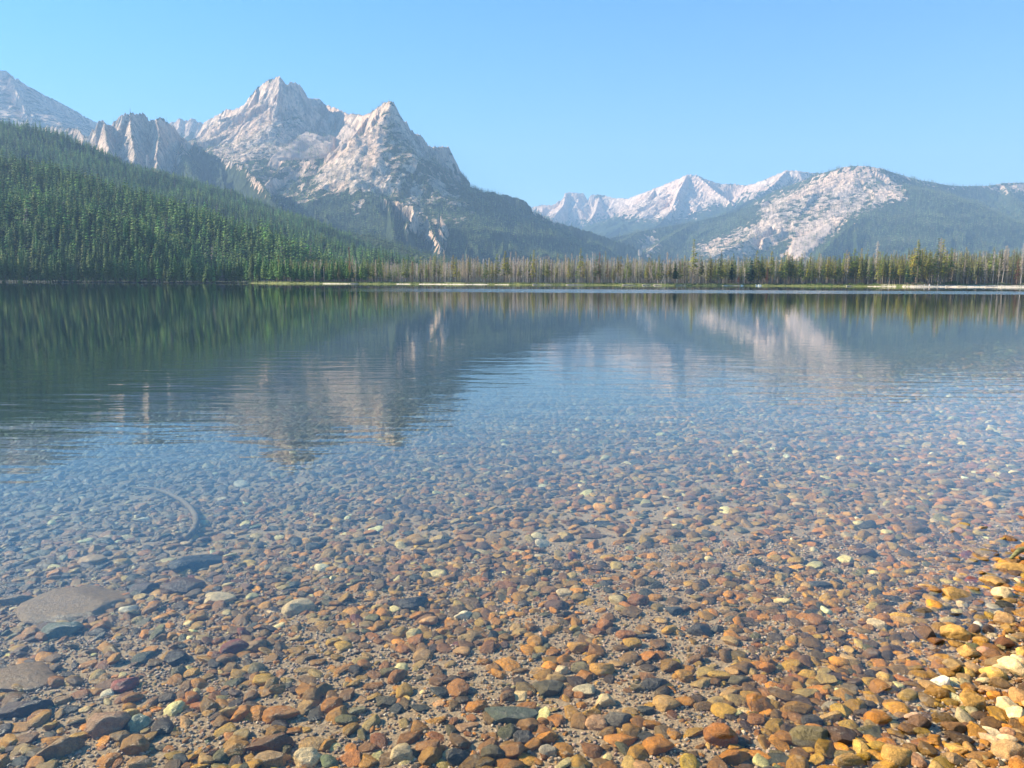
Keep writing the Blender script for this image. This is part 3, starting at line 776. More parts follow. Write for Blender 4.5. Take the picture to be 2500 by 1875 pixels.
for i in range(560):
    px = 640 + (2530 - 640) * (i + rng.uniform(-0.5, 0.5)) / 560
    back = 13 + rng.random() ** 1.4 * 24
    stand.append((px, back))
for px, back in stand:
    x, y, z = on_shore(px, back)
    dsh, hm = stand_mix(px)
    dead = rng.random() < dsh
    h = max(6, rng.gauss(hm, 3.2) * (1 + 0.12 * math.sin(px * 0.031) + 0.08 * math.sin(px * 0.083))) * (0.85 if back < 16 and rng.random() < 0.4 else 1)
    wid = rng.uniform(0.8, 1.25)
    near = 0 if back < 17 else 1 if back < 25 else 2
    tl = rng.gauss(0, 0.03 if dead else 0.012)
    if dead:
        nd_ += 1
        c = np.array(rng.choice(DC)) * rng.uniform(0.85, 1.2)
        if rng.random() < 0.06: c = np.array((0.30, 0.14, 0.06)) 
        if nd_ > 296: continue
        place_tree("dead_pine", snag_parts[rng.randrange(7)], (x, y, z), h, wid * 1.5, rng.uniform(0, 6.28), c, np.array(c) * 0.8, tree_labels("dead pine", h, hm, colour_word(c), wid, px, near, tl), "dead tree", "dead pines of the far shore", (rng.gauss(0, 0.02), tl))
    else:
        np_ += 1
        c = np.array(rng.choice(PC)) * rng.uniform(0.8, 1.25)
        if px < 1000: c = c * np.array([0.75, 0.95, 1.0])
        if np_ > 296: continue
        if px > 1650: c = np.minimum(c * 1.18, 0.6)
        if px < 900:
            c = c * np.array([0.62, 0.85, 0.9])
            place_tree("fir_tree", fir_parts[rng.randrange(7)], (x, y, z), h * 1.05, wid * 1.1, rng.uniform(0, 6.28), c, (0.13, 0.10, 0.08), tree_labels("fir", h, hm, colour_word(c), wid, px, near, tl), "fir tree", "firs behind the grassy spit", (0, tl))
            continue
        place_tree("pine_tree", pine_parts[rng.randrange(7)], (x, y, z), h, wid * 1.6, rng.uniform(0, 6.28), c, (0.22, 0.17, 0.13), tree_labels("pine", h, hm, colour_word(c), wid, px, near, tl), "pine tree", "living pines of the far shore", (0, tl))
print("pines", np_, "dead", nd_)
# deeper ranks of the same wood
n = 5600
px = nprng.uniform(680, 2700, n); back = 30 + nprng.random(n) ** 1.3 * 260
a = (px - 1250) / F / math.cos(PITCH)
y = shore_D(a * 500, np.full(n, 500.0)) + back; x = a * y
dsh, hm = stand_mix(px)
isdead = nprng.random(n) < dsh
h = nprng.normal(hm, 2.4).clip(7, 27)
z = zg(x, y)
zh = samp_hill(x, y)[0]
ok = (zh < z + 1)
tint = greens(n, (0.26, 0.27, 0.07), 0.2, x, y)
tint[isdead] = np.array(DC)[nprng.integers(0, 5, isdead.sum())] * nprng.uniform(0.8, 1.1, (isdead.sum(), 1))
def sel(m): return np.stack([x, y, z], -1)[m], h[m], tint[m]
p_, h_, t_ = sel(ok & ~isdead)
pine_small = [pine(rng, 60, rng.uniform(0.15, 0.4), 0.095) for _ in range(4)]
V, T, C = merge_pairs(pine_small, (0.2, 0.16, 0.12), p_, h_, nprng.uniform(1.2, 1.7, len(p_)), t_, nprng.integers(0, 4, len(p_)))
p_, h_, t_ = sel(ok & isdead)
V2, T2, C2 = merge_pairs(snag_pairs[:4], (0.36, 0.33, 0.30), p_, h_, nprng.uniform(1.2, 1.7, len(p_)), t_, nprng.integers(0, 4, len(p_)))
tag(np_obj("shore_wood", np.concatenate([V, V2]), np.concatenate([T, T2 + len(V)]), [M_fol], cols=np.concatenate([C, C2])), kind="stuff")

# notable single trees
def lone(name, parts, px, back, h, wid, c, tc, label, cat, tilt=(0, 0)):
    x, y, z = on_shore(px, back + (7 if back > 3 else 3))
    place_tree(name, parts, (x, y, z), h, wid, rng.uniform(0, 6.28), c, tc, label, cat, None, tilt)
RED = (0.26, 0.085, 0.05); GOLD = (0.26, 0.20, 0.05)
lone("pine_tree", pine_parts[2], 834, 3, 13.5, 1.6, (0.16, 0.13, 0.045), (0.2, 0.15, 0.1), "lone tawny pine standing out on the grassy spit", "pine tree")
lone("pine_tree", pine_parts[3], 820, 8, 11, 1.1, (0.10, 0.12, 0.04), (0.2, 0.15, 0.1), "small pine close to the lone tawny pine on the spit", "pine tree")
lone("pine_tree", pine_parts[5], 1749, 8, 23, 1.2, (0.10, 0.13, 0.03), (0.2, 0.15, 0.1), "single green pine towering over the grey stand", "pine tree")
lone("pine_tree", pine_parts[1], 1793, 1.5, 7, 2.2, RED, (0.3, 0.15, 0.1), "small red-needled dying pine beside the white rocks", "pine tree")
lone("pine_tree", pine_parts[4], 1861, 6, 11, 1.7, (0.22, 0.10, 0.06), (0.3, 0.15, 0.1), "reddish dying pine half hidden in the green stand", "pine tree")
lone("pine_tree", pine_parts[0], 1727, 2, 12, 1.9, GOLD, (0.2, 0.15, 0.1), "bushy golden pine right at the water", "pine tree")
lone("pine_tree", pine_parts[0], 1704, 5, 16, 1.7, (0.17, 0.18, 0.04), (0.2, 0.15, 0.1), "yellow-green pine left of the bushy golden pine", "pine tree")
lone("pine_tree", pine_parts[6], 1477, 5, 17, 1.3, (0.27, 0.16, 0.06), (0.2, 0.15, 0.1), "orange-brown dying pine among grey snags", "pine tree")
lone("pine_tree", pine_parts[1], 2459, 6, 17, 1.5, (0.24, 0.11, 0.07), (0.3, 0.15, 0.1), "tall reddish pine above the long pale beach", "pine tree")
lone("fir_tree", fir_parts[2], 2196, 3, 13, 1.5, (0.03, 0.06, 0.03), (0.1, 0.08, 0.06), "very dark bushy fir at the end of the beach", "fir tree")
lone("fir_tree", fir_parts[4], 2210, 6, 15, 1.2, (0.03, 0.06, 0.03), (0.1, 0.08, 0.06), "dark fir just right of the darkest bushy fir", "fir tree")
lone("fir_tree", fir_parts[1], 1822, 7, 17, 1.6, (0.035, 0.07, 0.04), (0.1, 0.08, 0.06), "broad dark green fir behind the white rocks", "fir tree")
lone("fir_tree", fir_parts[3], 1775, 8, 14, 1.4, (0.03, 0.06, 0.035), (0.1, 0.08, 0.06), "dark green fir left of the red dying pine", "fir tree")
lone("fir_tree", fir_parts[5], 1640, 5, 15, 1.5, (0.08, 0.11, 0.03), (0.1, 0.08, 0.06), "dark olive fir right of the leaning trunks", "fir tree")
for px_, hh_, t_, lab in ((1590, 19, 0.85, "dead grey trunk leaning far over the water's edge"), (1598, 18, 0.6, "dead pine leaning over beside the lowest leaning trunk"), (1606, 20, 0.42, "dead pine leaning against its upright neighbours"),
                          (1578, 15, 0.95, "fallen grey trunk slanting up from the shore grass"), (1617, 17, 0.28, "slightly tipped dead pine at the tangle's upper side"), (1665, 12, -0.3, "short white leaning snag in the dark opening"),
                          (1700, 11, 0.9, "thin broken trunk slanting right of the dark opening"), (1556, 9, 1.05, "low slanting snag near the fallen grey trunk")):
    lone("dead_pine", snag_parts[rng.randrange(7)], px_, 4, hh_, 1.2, (0.34, 0.27, 0.21), (0.42, 0.36, 0.30), lab, "dead tree", (0, t_))

# ---- shrubs, logs, boulders, people on the far shore
def blob_leaves(rng, n, rx, rz):
    V, T = [], []
    for i in range(n):
        a = rng.uniform(0, 6.283); el = rng.uniform(0, 1.5); rr = rng.uniform(0.75, 1.05)
        p = np.array((rx * rr * math.cos(a) * math.cos(el), rx * rr * math.sin(a) * math.cos(el), rz * rr * math.sin(el)))
        q = p * rng.uniform(1.08, 1.25) + np.array((rng.uniform(-.1, .1), rng.uniform(-.1, .1), rng.uniform(-.05, .12)))
        kite(V, T, p * 0.8, q, rng.uniform(0.06, 0.13), 0.02, rng)
    return np.array(V), np.array(T)
shrub_me = [np_mesh("foliage", *blob_leaves(rng, 170, 1.0, 0.8), [M_crown]) for _ in range(5)]
stem_me = []
for _ in range(2):
    V, T = [], []
    for i in range(6):
        a = i * 1.05; kite(V, T, (0.05 * math.cos(a), 0.05 * math.sin(a), -0.05), (0.45 * math.cos(a), 0.45 * math.sin(a), 0.6), 0.03, 0, rng)
    stem_me.append(np_mesh("stem", np.array(V), np.array(T), [M_bark]))
shr = [(1150, 1.2, 1), (1187, 1.0, 1), (1210, 1.1, 0), (1010, 1.3, 1), (1030, 1.2, 0), (1060, 1.3, 1), (1085, 1.2, 1), (1140, 1.2, 0), (1245, 1.2, 1), (1275, 1.1, 1), (1290, 1.3, 0), (1320, 0.9, 1), (1350, 1.0, 1),
       (1380, 1.2, 1), (1400, 1.0, 0), (1430, 1.1, 1), (1470, 1.2, 1), (1500, 1.4, 1), (1520, 1.3, 1), (1545, 1.0, 1), (1660, 0.9, 0), (1685, 1.2, 0), (1700, 1.2, 0), (1815, 1.1, 1), (1830, 1.5, 1), (1870, 1.3, 0), (1885, 1.6, 2), (1900, 1.4, 2),
       (1960, 1.7, 1), (1985, 2.0, 1), (2010, 1.7, 1), (2035, 1.6, 1), (2060, 1.9, 1), (2085, 2.3, 1), (2105, 1.6, 2), (2120, 1.9, 1), (2212, 1.6, 2), (2230, 2.4, 2), (2252, 1.8, 0), (2270, 2.3, 1), (2290, 2.0, 0), (2305, 2.8, 3), (2320, 1.6, 3),
       (2335, 1.4, 2), (2350, 1.6, 1), (2375, 2.2, 2), (2395, 1.6, 1), (2420, 2.2, 2), (2440, 1.4, 1), (2470, 1.8, 2), (2490, 1.9, 1), (660, 1.1, 3), (720, 1.0, 3), (750, 0.9, 0), (790, 1.0, 3), (880, 1.1, 3), (910, 1.1, 3), (935, 1.2, 3), (960, 1.2, 1)]
SC = [(0.20, 0.19, 0.075), (0.17, 0.21, 0.06), (0.24, 0.26, 0.14), (0.07, 0.15, 0.035)]
SW = ["tawny", "yellow green", "silvery green", "deep green"]
for k, (px_, s_, ci) in enumerate(shr):
    x, y, z = on_shore(px_, (15 if px_ > 2203 else 5) + 4 * (s_ > 1.7) + rng.uniform(0, 2))
    r = bpy.data.objects.new("shrub", None); r.location = (x, y, z - 0.1); r.scale = (s_ * rng.uniform(1.2, 1.7), s_ * 1.1, s_ * 0.95); r.rotation_euler = (0, 0, rng.uniform(-0.4, 0.4)); link(r)
    sz = "small" if s_ < 1.15 else "rounded" if s_ < 1.7 else "large mounded"
    tag(r, uniq([f"{sz} {SW[ci]} shrub on the far bank {behind_of(px_)}", f"{sz} {SW[ci]} shrub {behind_of(px_)}, next along the bank", f"{sz} {SW[ci]} shrub {behind_of(px_)}, beside two like it", f"{sz} {SW[ci]} shrub closing the clump {behind_of(px_)}"]), "shrub", "shrubs along the far bank")
    o = bpy.data.objects.new("foliage", shrub_me[k % 5]); o.color = (*[q * rng.uniform(0.85, 1.15) for q in SC[ci]], 1); link(o, r)
    o = bpy.data.objects.new("stem", stem_me[k % 2]); o.color = (0.15, 0.11, 0.08, 1); link(o, r)
# grass along the bank
V, T, Cc = [], [], []
for i in range(14000):
    px_ = rng.uniform(600, 2540)
    if any(a_ < px_ < b_ for a_, b_ in ((1025, 1190), (790, 858), (2205, 2540))) and rng.random() < 0.85: continue
    bk = rng.uniform(0.5, 17); k = len(V)
    x, y, z = on_shore(px_, bk) if i % 3 == 0 else (x + rng.uniform(-1, 1), y + rng.uniform(-.5, .5), z)
    hh = rng.uniform(0.3, 1.0)
    kite(V, T, (x, y, z - 0.05), (x + rng.uniform(-.2, .2), y + rng.uniform(-.2, .2), z + hh), rng.uniform(0.05, 0.14), 0, rng)
    c = rng.choice(((0.22, 0.26, 0.07), (0.32, 0.31, 0.11), (0.16, 0.21, 0.06)))
    Cc += [c] * 4
tag(np_obj("grass", np.array(V), np.array(T), [M_fol], cols=np.array(Cc)), kind="stuff")

def mk_simple(name, col, rough=0.8, sc=3.0, amt=0.25, bump=0.02):
    n = N(name); c = n.coord()
    k = n.mapr(n.noise(c, sc, 4), 0.3, 0.7, 1 - amt, 1 + amt)
    cc = n.mix(1.0, col, n.n("CombineColor", {0: k, 1: k, 2: k}).outputs[0], 'MULTIPLY')
    return n.surf(cc, rough, n.bump(n.noise(c, sc * 4, 4), bump))
M_log = mk_simple("weathered_wood", (0.46, 0.39, 0.31))
def tube(name, pts, radii, mat, n=8, parent=None, bumpy=0.0):
    V, T = [], []
    pts = [Vector(p) for p in pts]
    for i, p in enumerate(pts):
        d = (pts[min(i + 1, len(pts) - 1)] - pts[max(i - 1, 0)]).normalized()
        s = d.cross(Vector((0, 0, 1))); s = s.normalized() if s.length > 1e-3 else Vector((1, 0, 0)); u = s.cross(d)
        for j in range(n):
            a = 6.28318 * j / n; r = radii[i] * (1 + rng.uniform(-bumpy, bumpy))
            V.append(p + s * (math.cos(a) * r) + u * (math.sin(a) * r))
    for i in range(len(pts) - 1):
        for j in range(n): T.append((i * n + j, i * n + (j + 1) % n, (i + 1) * n + (j + 1) % n, (i + 1) * n + j))
    k = len(V); V += [pts[0], pts[-1]]
    for j in range(n):
        T.append((k, (j + 1) % n, j, k)); b = (len(pts) - 1) * n; T.append((k + 1, b + j, b + (j + 1) % n, k + 1))
    me = bpy.data.meshes.new(name)
    me.from_pydata([tuple(v) for v in V], [], [t if t[0] != t[3] else t[:3] for t in T]); me.materials.append(mat)
    for f in me.polygons: f.use_smooth = True
    return link(bpy.data.objects.new(name, me), parent)
for px_, L, yaw, lab in ((1310, 7, 0.15, "bleached log lying in the reeds left of the grey stand"), (1335, 6, -0.25, "second bleached log crossing its neighbour at the water"), (1400, 12, 0.02, "long low log along the grassy point"), (1530, 9, 0.05, "straight pale log at the foot of the snags"),
                         (1575, 8, 0.3, "log half in the water below the leaning trunks"), (1600, 6, -0.35, "short log angled out from the leaning trunks"), (1655, 8, 0.08, "pale log before the dark opening"), (2060, 5, 0.1, "small log on the bank before the large shrubs"),
                         (2300, 6, 0.2, "grey drift log resting on the long beach"), (2330, 5, -0.15, "drift log with root end up on the beach"), (2400, 8, 0.04, "long drift log lying along the beach's upper side"), (870, 6, 0.05, "log at the tip of the grassy spit")):
    x, y, z = on_shore(px_, 0.6 if px_ < 2200 else 4)
    c_, s_ = math.cos(yaw), math.sin(yaw)
    root = tube("drift_log", [(x + c_ * L * (t - .5), y + s_ * L * (t - .5), max(z, 0) + 0.22 + 0.1 * math.sin(t * 3) + (0.5 * max(0, t - 0.7) if yaw < 0 else 0)) for t in (0, .2, .4, .6, .8, 1)], [0.3, .28, .26, .24, .2, .14], M_log, 8, None, 0.1)
    tag(root, lab, "log", "bleached logs along the far bank")

# ------------------------------------------------------------------ stones
def icosphere(sub):
    t = (1 + 5 ** 0.5) / 2
    V = [(-1, t, 0), (1, t, 0), (-1, -t, 0), (1, -t, 0), (0, -1, t), (0, 1, t), (0, -1, -t), (0, 1, -t), (t, 0, -1), (t, 0, 1), (-t, 0, -1), (-t, 0, 1)]
    Fs = [(0, 11, 5), (0, 5, 1), (0, 1, 7), (0, 7, 10), (0, 10, 11), (1, 5, 9), (5, 11, 4), (11, 10, 2), (10, 7, 6), (7, 1, 8), (3, 9, 4), (3, 4, 2), (3, 2, 6), (3, 6, 8), (3, 8, 9), (4, 9, 5), (2, 4, 11), (6, 2, 10), (8, 6, 7), (9, 8, 1)]
    V = [np.array(v, float) / np.linalg.norm(v) for v in V]
    for _ in range(sub):
        cache = {}; F2 = []
        def mid(a, b):
            k = (min(a, b), max(a, b))
            if k not in cache:
                m = V[a] + V[b]; V.append(m / np.linalg.norm(m)); cache[k] = len(V) - 1
            return cache[k]
        for a, b, c in Fs:
            ab, bc, ca = mid(a, b), mid(b, c), mid(c, a)
            F2 += [(a, ab, ca), (b, bc, ab), (c, ca, bc), (ab, bc, ca)]
        Fs = F2
    return np.array(V), np.array(Fs)
ICO = {s: icosphere(s) for s in (0, 1, 2, 3)}
def stone_shape(seed, sub, cuts=8, angular=0.8):
    r = np.random.default_rng(seed)
    V, T = ICO[sub]; p = V.copy()
    p[:, 0] *= 1 + 0.18 * r.uniform(-1, 1) * p[:, 1]; p[:, 1] *= 1 + 0.22 * r.uniform(-1, 1) * p[:, 0]
    for _ in range(cuts):
        n = r.normal(size=3); n[2] *= 0.8; n /= np.linalg.norm(n); o = r.uniform(0.42, 0.85)
        e = p @ n - o
        p = p - np.clip(e, 0, None)[:, None] * n * angular
    n1 = perlin(p[:, 0] * 2.2 + seed, p[:, 1] * 2.2 + p[:, 2] * 1.7, seed)
    n2 = perlin(p[:, 0] * 5.5 + seed, p[:, 1] * 5.5 + p[:, 2] * 4.1, seed + 3)
    p = p * (1 + 0.07 * n1 + 0.03 * n2)[:, None]
    m = np.abs(p).max(0)
    return p / m, T
NSH = 16
SH_ANG = [rng.uniform(0.62, 1.0) for _ in range(NSH)]
def bed_hit(px, py):
    d = ray(px, py); t = 1.0
    t = -CAM_H / d[2]
    for _ in range(12):
        x, y = d[0] * t, d[1] * t
        t = (float(zg(x, y)) - CAM_H) / d[2]
    return d[0] * t, d[1] * t, t * np.linalg.norm(d), -d[2] / np.linalg.norm(d)

PAL = {
 "orange": (0.48, 0.205, 0.022), "ochre": (0.40, 0.215, 0.035), "rusty": (0.30, 0.125, 0.028), "brown": (0.20, 0.105, 0.035), "dark brown": (0.085, 0.05, 0.03),
 "tan": (0.40, 0.255, 0.11), "cream": (0.68, 0.54, 0.33), "white": (0.80, 0.72, 0.56), "pink": (0.42, 0.25, 0.135), "red": (0.22, 0.06, 0.035), "grey": (0.20, 0.175, 0.14),
 "dark grey": (0.062, 0.056, 0.048), "slate": (0.055, 0.062, 0.068), "olive": (0.145, 0.12, 0.055), "green grey": (0.14, 0.165, 0.12), "gold": (0.58, 0.35, 0.10), "purple brown": (0.14, 0.08, 0.05)}
PALN = list(PAL)
#            orange ochre rusty brown dkbr  tan  cream white pink  red  grey  dkgr slate olive grgr gold purp
W_WET = np.array([.20, .27, .11, .19, .08, .11, .03, .004, .01, .002, .006, .035, .004, .06, .002, .008, .004])
W_FAR = np.array([.12, .20, .13, .24, .07, .14, .035, .008, .03, .004, .012, .04, .006, .05, .003, .0, .008])
W_DRY = np.array([.09, .20, .06, .07, .03, .24, .15, .03, .05, .01, .02, .02, .0, .01, .0, .09, .0])
HAND = [
 (208, 1473, 250, 88, 0.08, 0.14, "tan", 0.72, "large flat pinkish slab lying on the bed in clear water", "the large flat slab"),
 (50, 1656, 170, 70, 0.1, 0.15, "tan", 0.62, "silt-covered flat slab below the large pinkish slab", "the silt-covered slab"),
 (40, 1468, 90, 26, 0.05, 0.3, "tan", 0.7, "narrow tan slab end poking out beside the large pinkish slab", "the narrow slab end"),
 (479, 1380, 128, 40, 0.75, 0.6, "dark grey", 1.0, "long dark grey bolster-shaped stone lying aslant under water", "the long dark grey stone"),
 (448, 1436, 92, 42, 0.3, 0.5, "brown", 0.8, "broad brown angular stone beside the long dark grey stone", "the broad brown stone"),
 (350, 1440, 60, 30, 0.1, 0.5, "purple brown", 0.8, "dull purple stone between the flat slab and broad brown stone", "the dull purple stone"),
 (529, 1469, 74, 36, -0.1, 0.55, "cream", 0.9, "pale speckled wedge-shaped stone under clear water", "the pale speckled wedge"),
 (723, 1487, 84, 40, 0.3, 0.6, "cream", 0.85, "pale speckled block leaning on brown pebbles", "the pale speckled block"),
 (312, 1491, 40, 17, 0.35, 0.5, "white", 1.0, "white oval pebble at the flat slab's lower edge", "the white oval pebble"),
 (574, 1586, 64, 38, 0.45, 0.65, "red", 1.0, "dark red stone, the reddest of the lake bed", "the dark red stone"),
 (620, 1580, 66, 30, 0.6, 0.5, "tan", 0.8, "rough tan stone leaning against the dark red stone", "the rough tan stone"),
 (267, 1774, 82, 56, 0.1, 0.75, "pink", 0.9, "blocky pinkish tan stone with a rough flat face", "the blocky pinkish stone"),
 (599, 1747, 62, 36, 0.1, 0.6, "orange", 1.1, "bright orange oval stone of a touching pair", "the bright orange oval"),
 (685, 1749, 88, 38, 0.1, 0.5, "orange", 0.85, "long smooth amber stone beside the bright orange oval", "the long amber stone"),
 (660, 1823, 106, 46, 0.2, 0.5, "brown", 0.85, "long smooth brown cigar-shaped stone", "the cigar-shaped brown stone"),
 (750, 1853, 62, 46, 0.2, 0.7, "cream", 1.1, "cream rounded rough stone at the frame's bottom edge", "the cream rough stone"),
 (673, 1857, 90, 40, 0.2, 0.6, "tan", 1.0, "pitted tan stone under the cigar-shaped brown stone", "the pitted tan stone"),
 (334, 1823, 60, 50, 0.3, 0.7, "ochre", 0.8, "ochre crusty stone below the pale green pebble", "the ochre crusty stone"),
 (154, 1828, 88, 44, 0.3, 0.6, "tan", 0.7, "olive-tan long stone near the lower corner", "the olive-tan stone"),
 (343, 1767, 40, 36, 0.0, 0.8, "green grey", 2.2, "pale greenish knobbly pebble", "the pale greenish pebble"),
 (579, 1830, 56, 42, 0.5, 0.6, "ochre", 1.0, "yellow-brown stone touching the cigar-shaped stone's end", "the yellow-brown stone"),
 (809, 1724, 50, 40, 0.2, 0.75, "orange", 0.95, "round orange stone with a dark pitted side", "the round pitted orange stone"),
 (942, 1720, 56, 32, -0.1, 0.6, "olive", 0.6, "dark olive smooth stone right of the round orange stone", "the dark olive stone"),
 (976, 1843, 60, 46, 0.0, 0.7, "cream", 0.8, "whitish speckled granite cobble at the bottom edge", "the speckled granite cobble"),
 (303, 1679, 56, 32, 0.3, 0.6, "red", 1.5, "brick red stone paired with a small white pebble", "the brick red stone"),
 (264, 1695, 28, 22, 0.3, 0.6, "white", 1.0, "small white pebble touching the brick red stone", "the small white pebble"),
 (59, 1733, 104, 36, 0.35, 0.45, "dark brown", 1.0, "dark brown elongated stone near the frame's edge", "the dark brown elongated stone"),
 (154, 1543, 78, 38, 0.1, 0.5, "green grey", 1.0, "teal grey flat stone below the large slab", "the teal grey stone"),
 (251, 1534, 48, 24, 0.1, 0.6, "orange", 0.9, "orange pebble beside the teal grey stone", "the orange pebble by the slab"),
 (226, 1371, 58, 26, 0.45, 0.4, "tan", 1.2, "pale tan leaf-shaped stone above the large slab", "the leaf-shaped tan stone"),
 (348, 1270, 36, 12, 0.1, 0.4, "white", 1.0, "thin white pebble inside the sunken branch's curve", "the thin white pebble"),
 (590, 1184, 38, 18, 0.1, 0.7, "white", 0.8, "whitish knobbly stone in deeper blue water", "the whitish knobbly stone"),
 (548, 1220, 32, 12, 0.1, 0.6, "cream", 1.0, "cream pebble below the whitish knobbly stone", "the deeper cream pebble"),
 (200, 1220, 28, 11, 0.1, 0.5, "cream", 1.0, "cream pebble on the deep blue-tinted bed", "the deep cream pebble"),
 (1134, 1503, 50, 22, 0.1, 0.55, "white", 1.05, "brightest white pebble in the middle of the bed", "the brightest white pebble"),
 (1324, 1329, 38, 22, 0.0, 0.8, "white", 0.8, "round whitish pebble far out on the bed", "the round whitish pebble"),
 (1450, 1310, 70, 14, 0.0, 0.35, "brown", 0.9, "thin brown shingle-like stone right of the round whitish pebble", "the thin brown stone"),
 (1595, 1674, 66, 34, -0.05, 0.6, "dark grey", 1.0, "smooth dark egg-shaped stone on pale sand", "the smooth dark egg"),
 (1341, 1688, 74, 44, 0.1, 0.6, "olive", 0.75, "olive brown triangular stone with a dark top spot", "the olive triangular stone"),
 (1236, 1704, 40, 30, 0.0, 0.75, "brown", 1.1, "round brown stone left of the olive triangular stone", "the round brown stone"),
 (1468, 1640, 62, 34, -0.15, 0.6, "ochre", 1.3, "yellow rounded oblong stone on the sand", "the yellow oblong stone"),
 (1418, 1634, 46, 30, -0.1, 0.65, "olive", 1.5, "olive tan oval touching the yellow oblong stone", "the olive tan oval"),
 (1372, 1637, 34, 24, 0.0, 0.7, "cream", 0.95, "peach pebble left of the olive tan oval", "the peach pebble"),
 (1411, 1584, 52, 30, 0.0, 0.7, "ochre", 1.2, "honey-coloured stone above the olive tan oval", "the honey-coloured stone"),
 (1481, 1716, 54, 34, -0.1, 0.65, "cream", 0.95, "cream oval stone below the yellow oblong stone", "the cream oval stone"),
 (1606, 1827, 70, 42, 0.0, 0.65, "orange", 0.85, "rusty orange stone on sand near the bottom edge", "the rusty orange stone"),
 (1330, 1807, 52, 32, 0.1, 0.65, "orange", 1.0, "orange angular stone right of a charcoal block", "the orange angular stone"),
 (1278, 1805, 54, 36, 0.1, 0.7, "dark grey", 1.3, "charcoal angular block among orange stones", "the charcoal block"),
 (1344, 1837, 54, 32, 0.1, 0.6, "grey", 1.9, "pale grey rounded stone under the orange angular stone", "the pale grey stone"),
 (1206, 1845, 60, 46, 0.1, 0.7, "olive", 0.65, "dark olive angular stone at the bottom edge", "the dark olive angular stone"),
 (1053, 1845, 62, 50, 0.4, 0.6, "ochre", 0.75, "golden-brown slab tilted at the bottom edge", "the golden-brown slab"),
 (1118, 1853, 58, 40, 0.1, 0.7, "dark grey", 1.3, "dark faceted stone beside the golden-brown slab", "the dark faceted stone"),
 (1542, 1788, 50, 40, 0.2, 0.6, "ochre", 0.75, "dull ochre stone above the rusty orange stone", "the dull ochre stone"),
 (1505, 1760, 70, 42, -0.1, 0.55, "grey", 0.9, "grey-brown rounded stone touching the dull ochre stone", "the grey-brown rounded stone"),
 (1250, 1752, 132, 46, -0.05, 0.3, "green grey", 0.7, "flat mossy greenish rock sunk in the sand", "the flat mossy rock"),
 (1451, 1766, 62, 38, -0.3, 0.55, "pink", 1.2, "pinkish angular stone right of the flat mossy rock", "the pinkish angular stone"),
 (1010, 1480, 78, 36, 0.3, 0.6, "dark grey", 0.8, "near-black angular rock with a white-streaked top", "the near-black angular rock"),
 (935, 1478, 36, 24, 0.3, 0.7, "pink", 1.2, "small pinkish block beside the near-black angular rock", "the small pinkish block"),
 (1558, 1467, 54, 32, -0.1, 0.7, "rusty", 0.8, "reddish-brown block with a shadowed end", "the reddish-brown block"),
 (1647, 1494, 40, 24, 0.0, 0.65, "slate", 1.0, "blue-black oval pebble on the sand", "the blue-black oval"),
 (1481, 1528, 52, 28, 0.3, 0.6, "rusty", 1.1, "rust-coloured wedge between dark pebbles", "the rust-coloured wedge"),
 (1529, 1552, 52, 22, -0.1, 0.5, "rusty", 0.9, "flat rust-brown stone with a dark blue neighbour", "the flat rust-brown stone"),
 (1578, 1556, 52, 16, -0.1, 0.4, "slate", 1.0, "flat blue-grey sliver by the flat rust-brown stone", "the blue-grey sliver"),
 (1235, 1432, 62, 22, 0.1, 0.5, "rusty", 1.1, "broad rusty stone far out on the bed", "the broad rusty stone"),
 (1385, 1450, 54, 22, -0.15, 0.5, "cream", 0.8, "pale cream oblong stone in mid water", "the pale cream oblong"),
 (1761, 1803, 78, 58, 0.1, 0.75, "rusty", 0.95, "big rust-brown domed stone", "the big rust-brown stone"),
 (1792, 1852, 88, 36, 0.0, 0.45, "orange", 0.75, "flat amber-orange stone below the big rust-brown stone", "the flat amber stone"),
 (1855, 1723, 62, 50, -0.2, 0.7, "orange", 0.85, "round orange-brown stone with a crumbly top", "the crumbly orange stone"),
 (1949, 1733, 74, 32, 0.0, 0.45, "ochre", 0.8, "flat tan-orange oval in shallow water", "the flat tan-orange oval"),
 (1975, 1801, 94, 58, -0.15, 0.5, "olive", 1.2, "large grey-green speckled cobble", "the large grey-green cobble"),
 (2054, 1808, 72, 48, -0.1, 0.7, "dark brown", 1.1, "wet dark brown shiny stone breaking the surface", "the wet dark brown stone"),
 (1975, 1762, 56, 26, -0.1, 0.55, "dark grey", 1.1, "dark oval stone above the large grey-green cobble", "the dark oval stone"),
 (2185, 1852, 60, 50, -0.6, 0.6, "gold", 0.85, "golden wet stone glinting at the bottom edge", "the golden glinting stone"),
 (2070, 1862, 64, 32, 0.1, 0.6, "gold", 0.6, "amber wet stone left of the golden glinting stone", "the amber wet stone"),
 (1805, 1663, 56, 26, 0.05, 0.55, "olive", 0.8, "olive dark oval above a thin ochre one", "the olive dark oval"),
 (1805, 1688, 54, 20, 0.0, 0.4, "ochre", 0.9, "thin ochre stone under the olive dark oval", "the thin ochre stone"),
 (1709, 1545, 62, 32, -0.9, 0.6, "dark grey", 1.2, "long slate-brown stone standing aslant", "the aslant slate-brown stone"),
 (1999, 1430, 58, 17, 0.0, 0.45, "slate", 1.0, "flat blue-black stone in the shallows", "the flat blue-black stone"),
 (2115, 1355, 50, 24, -0.2, 0.6, "purple brown", 0.7, "dark plum oval far out near the beach side", "the dark plum oval"),
 (2203, 1513, 58, 24, -0.3, 0.5, "gold", 1.0, "sulphur-yellow stone under thin water", "the sulphur-yellow stone"),
 (2146, 1528, 52, 26, -0.25, 0.5, "cream", 1.0, "cream stone left of the sulphur-yellow stone", "the cream stone"),
 (2334, 1550, 60, 34, -0.2, 0.65, "gold", 0.85, "golden-orange stone standing out of the water", "the golden-orange stone"),
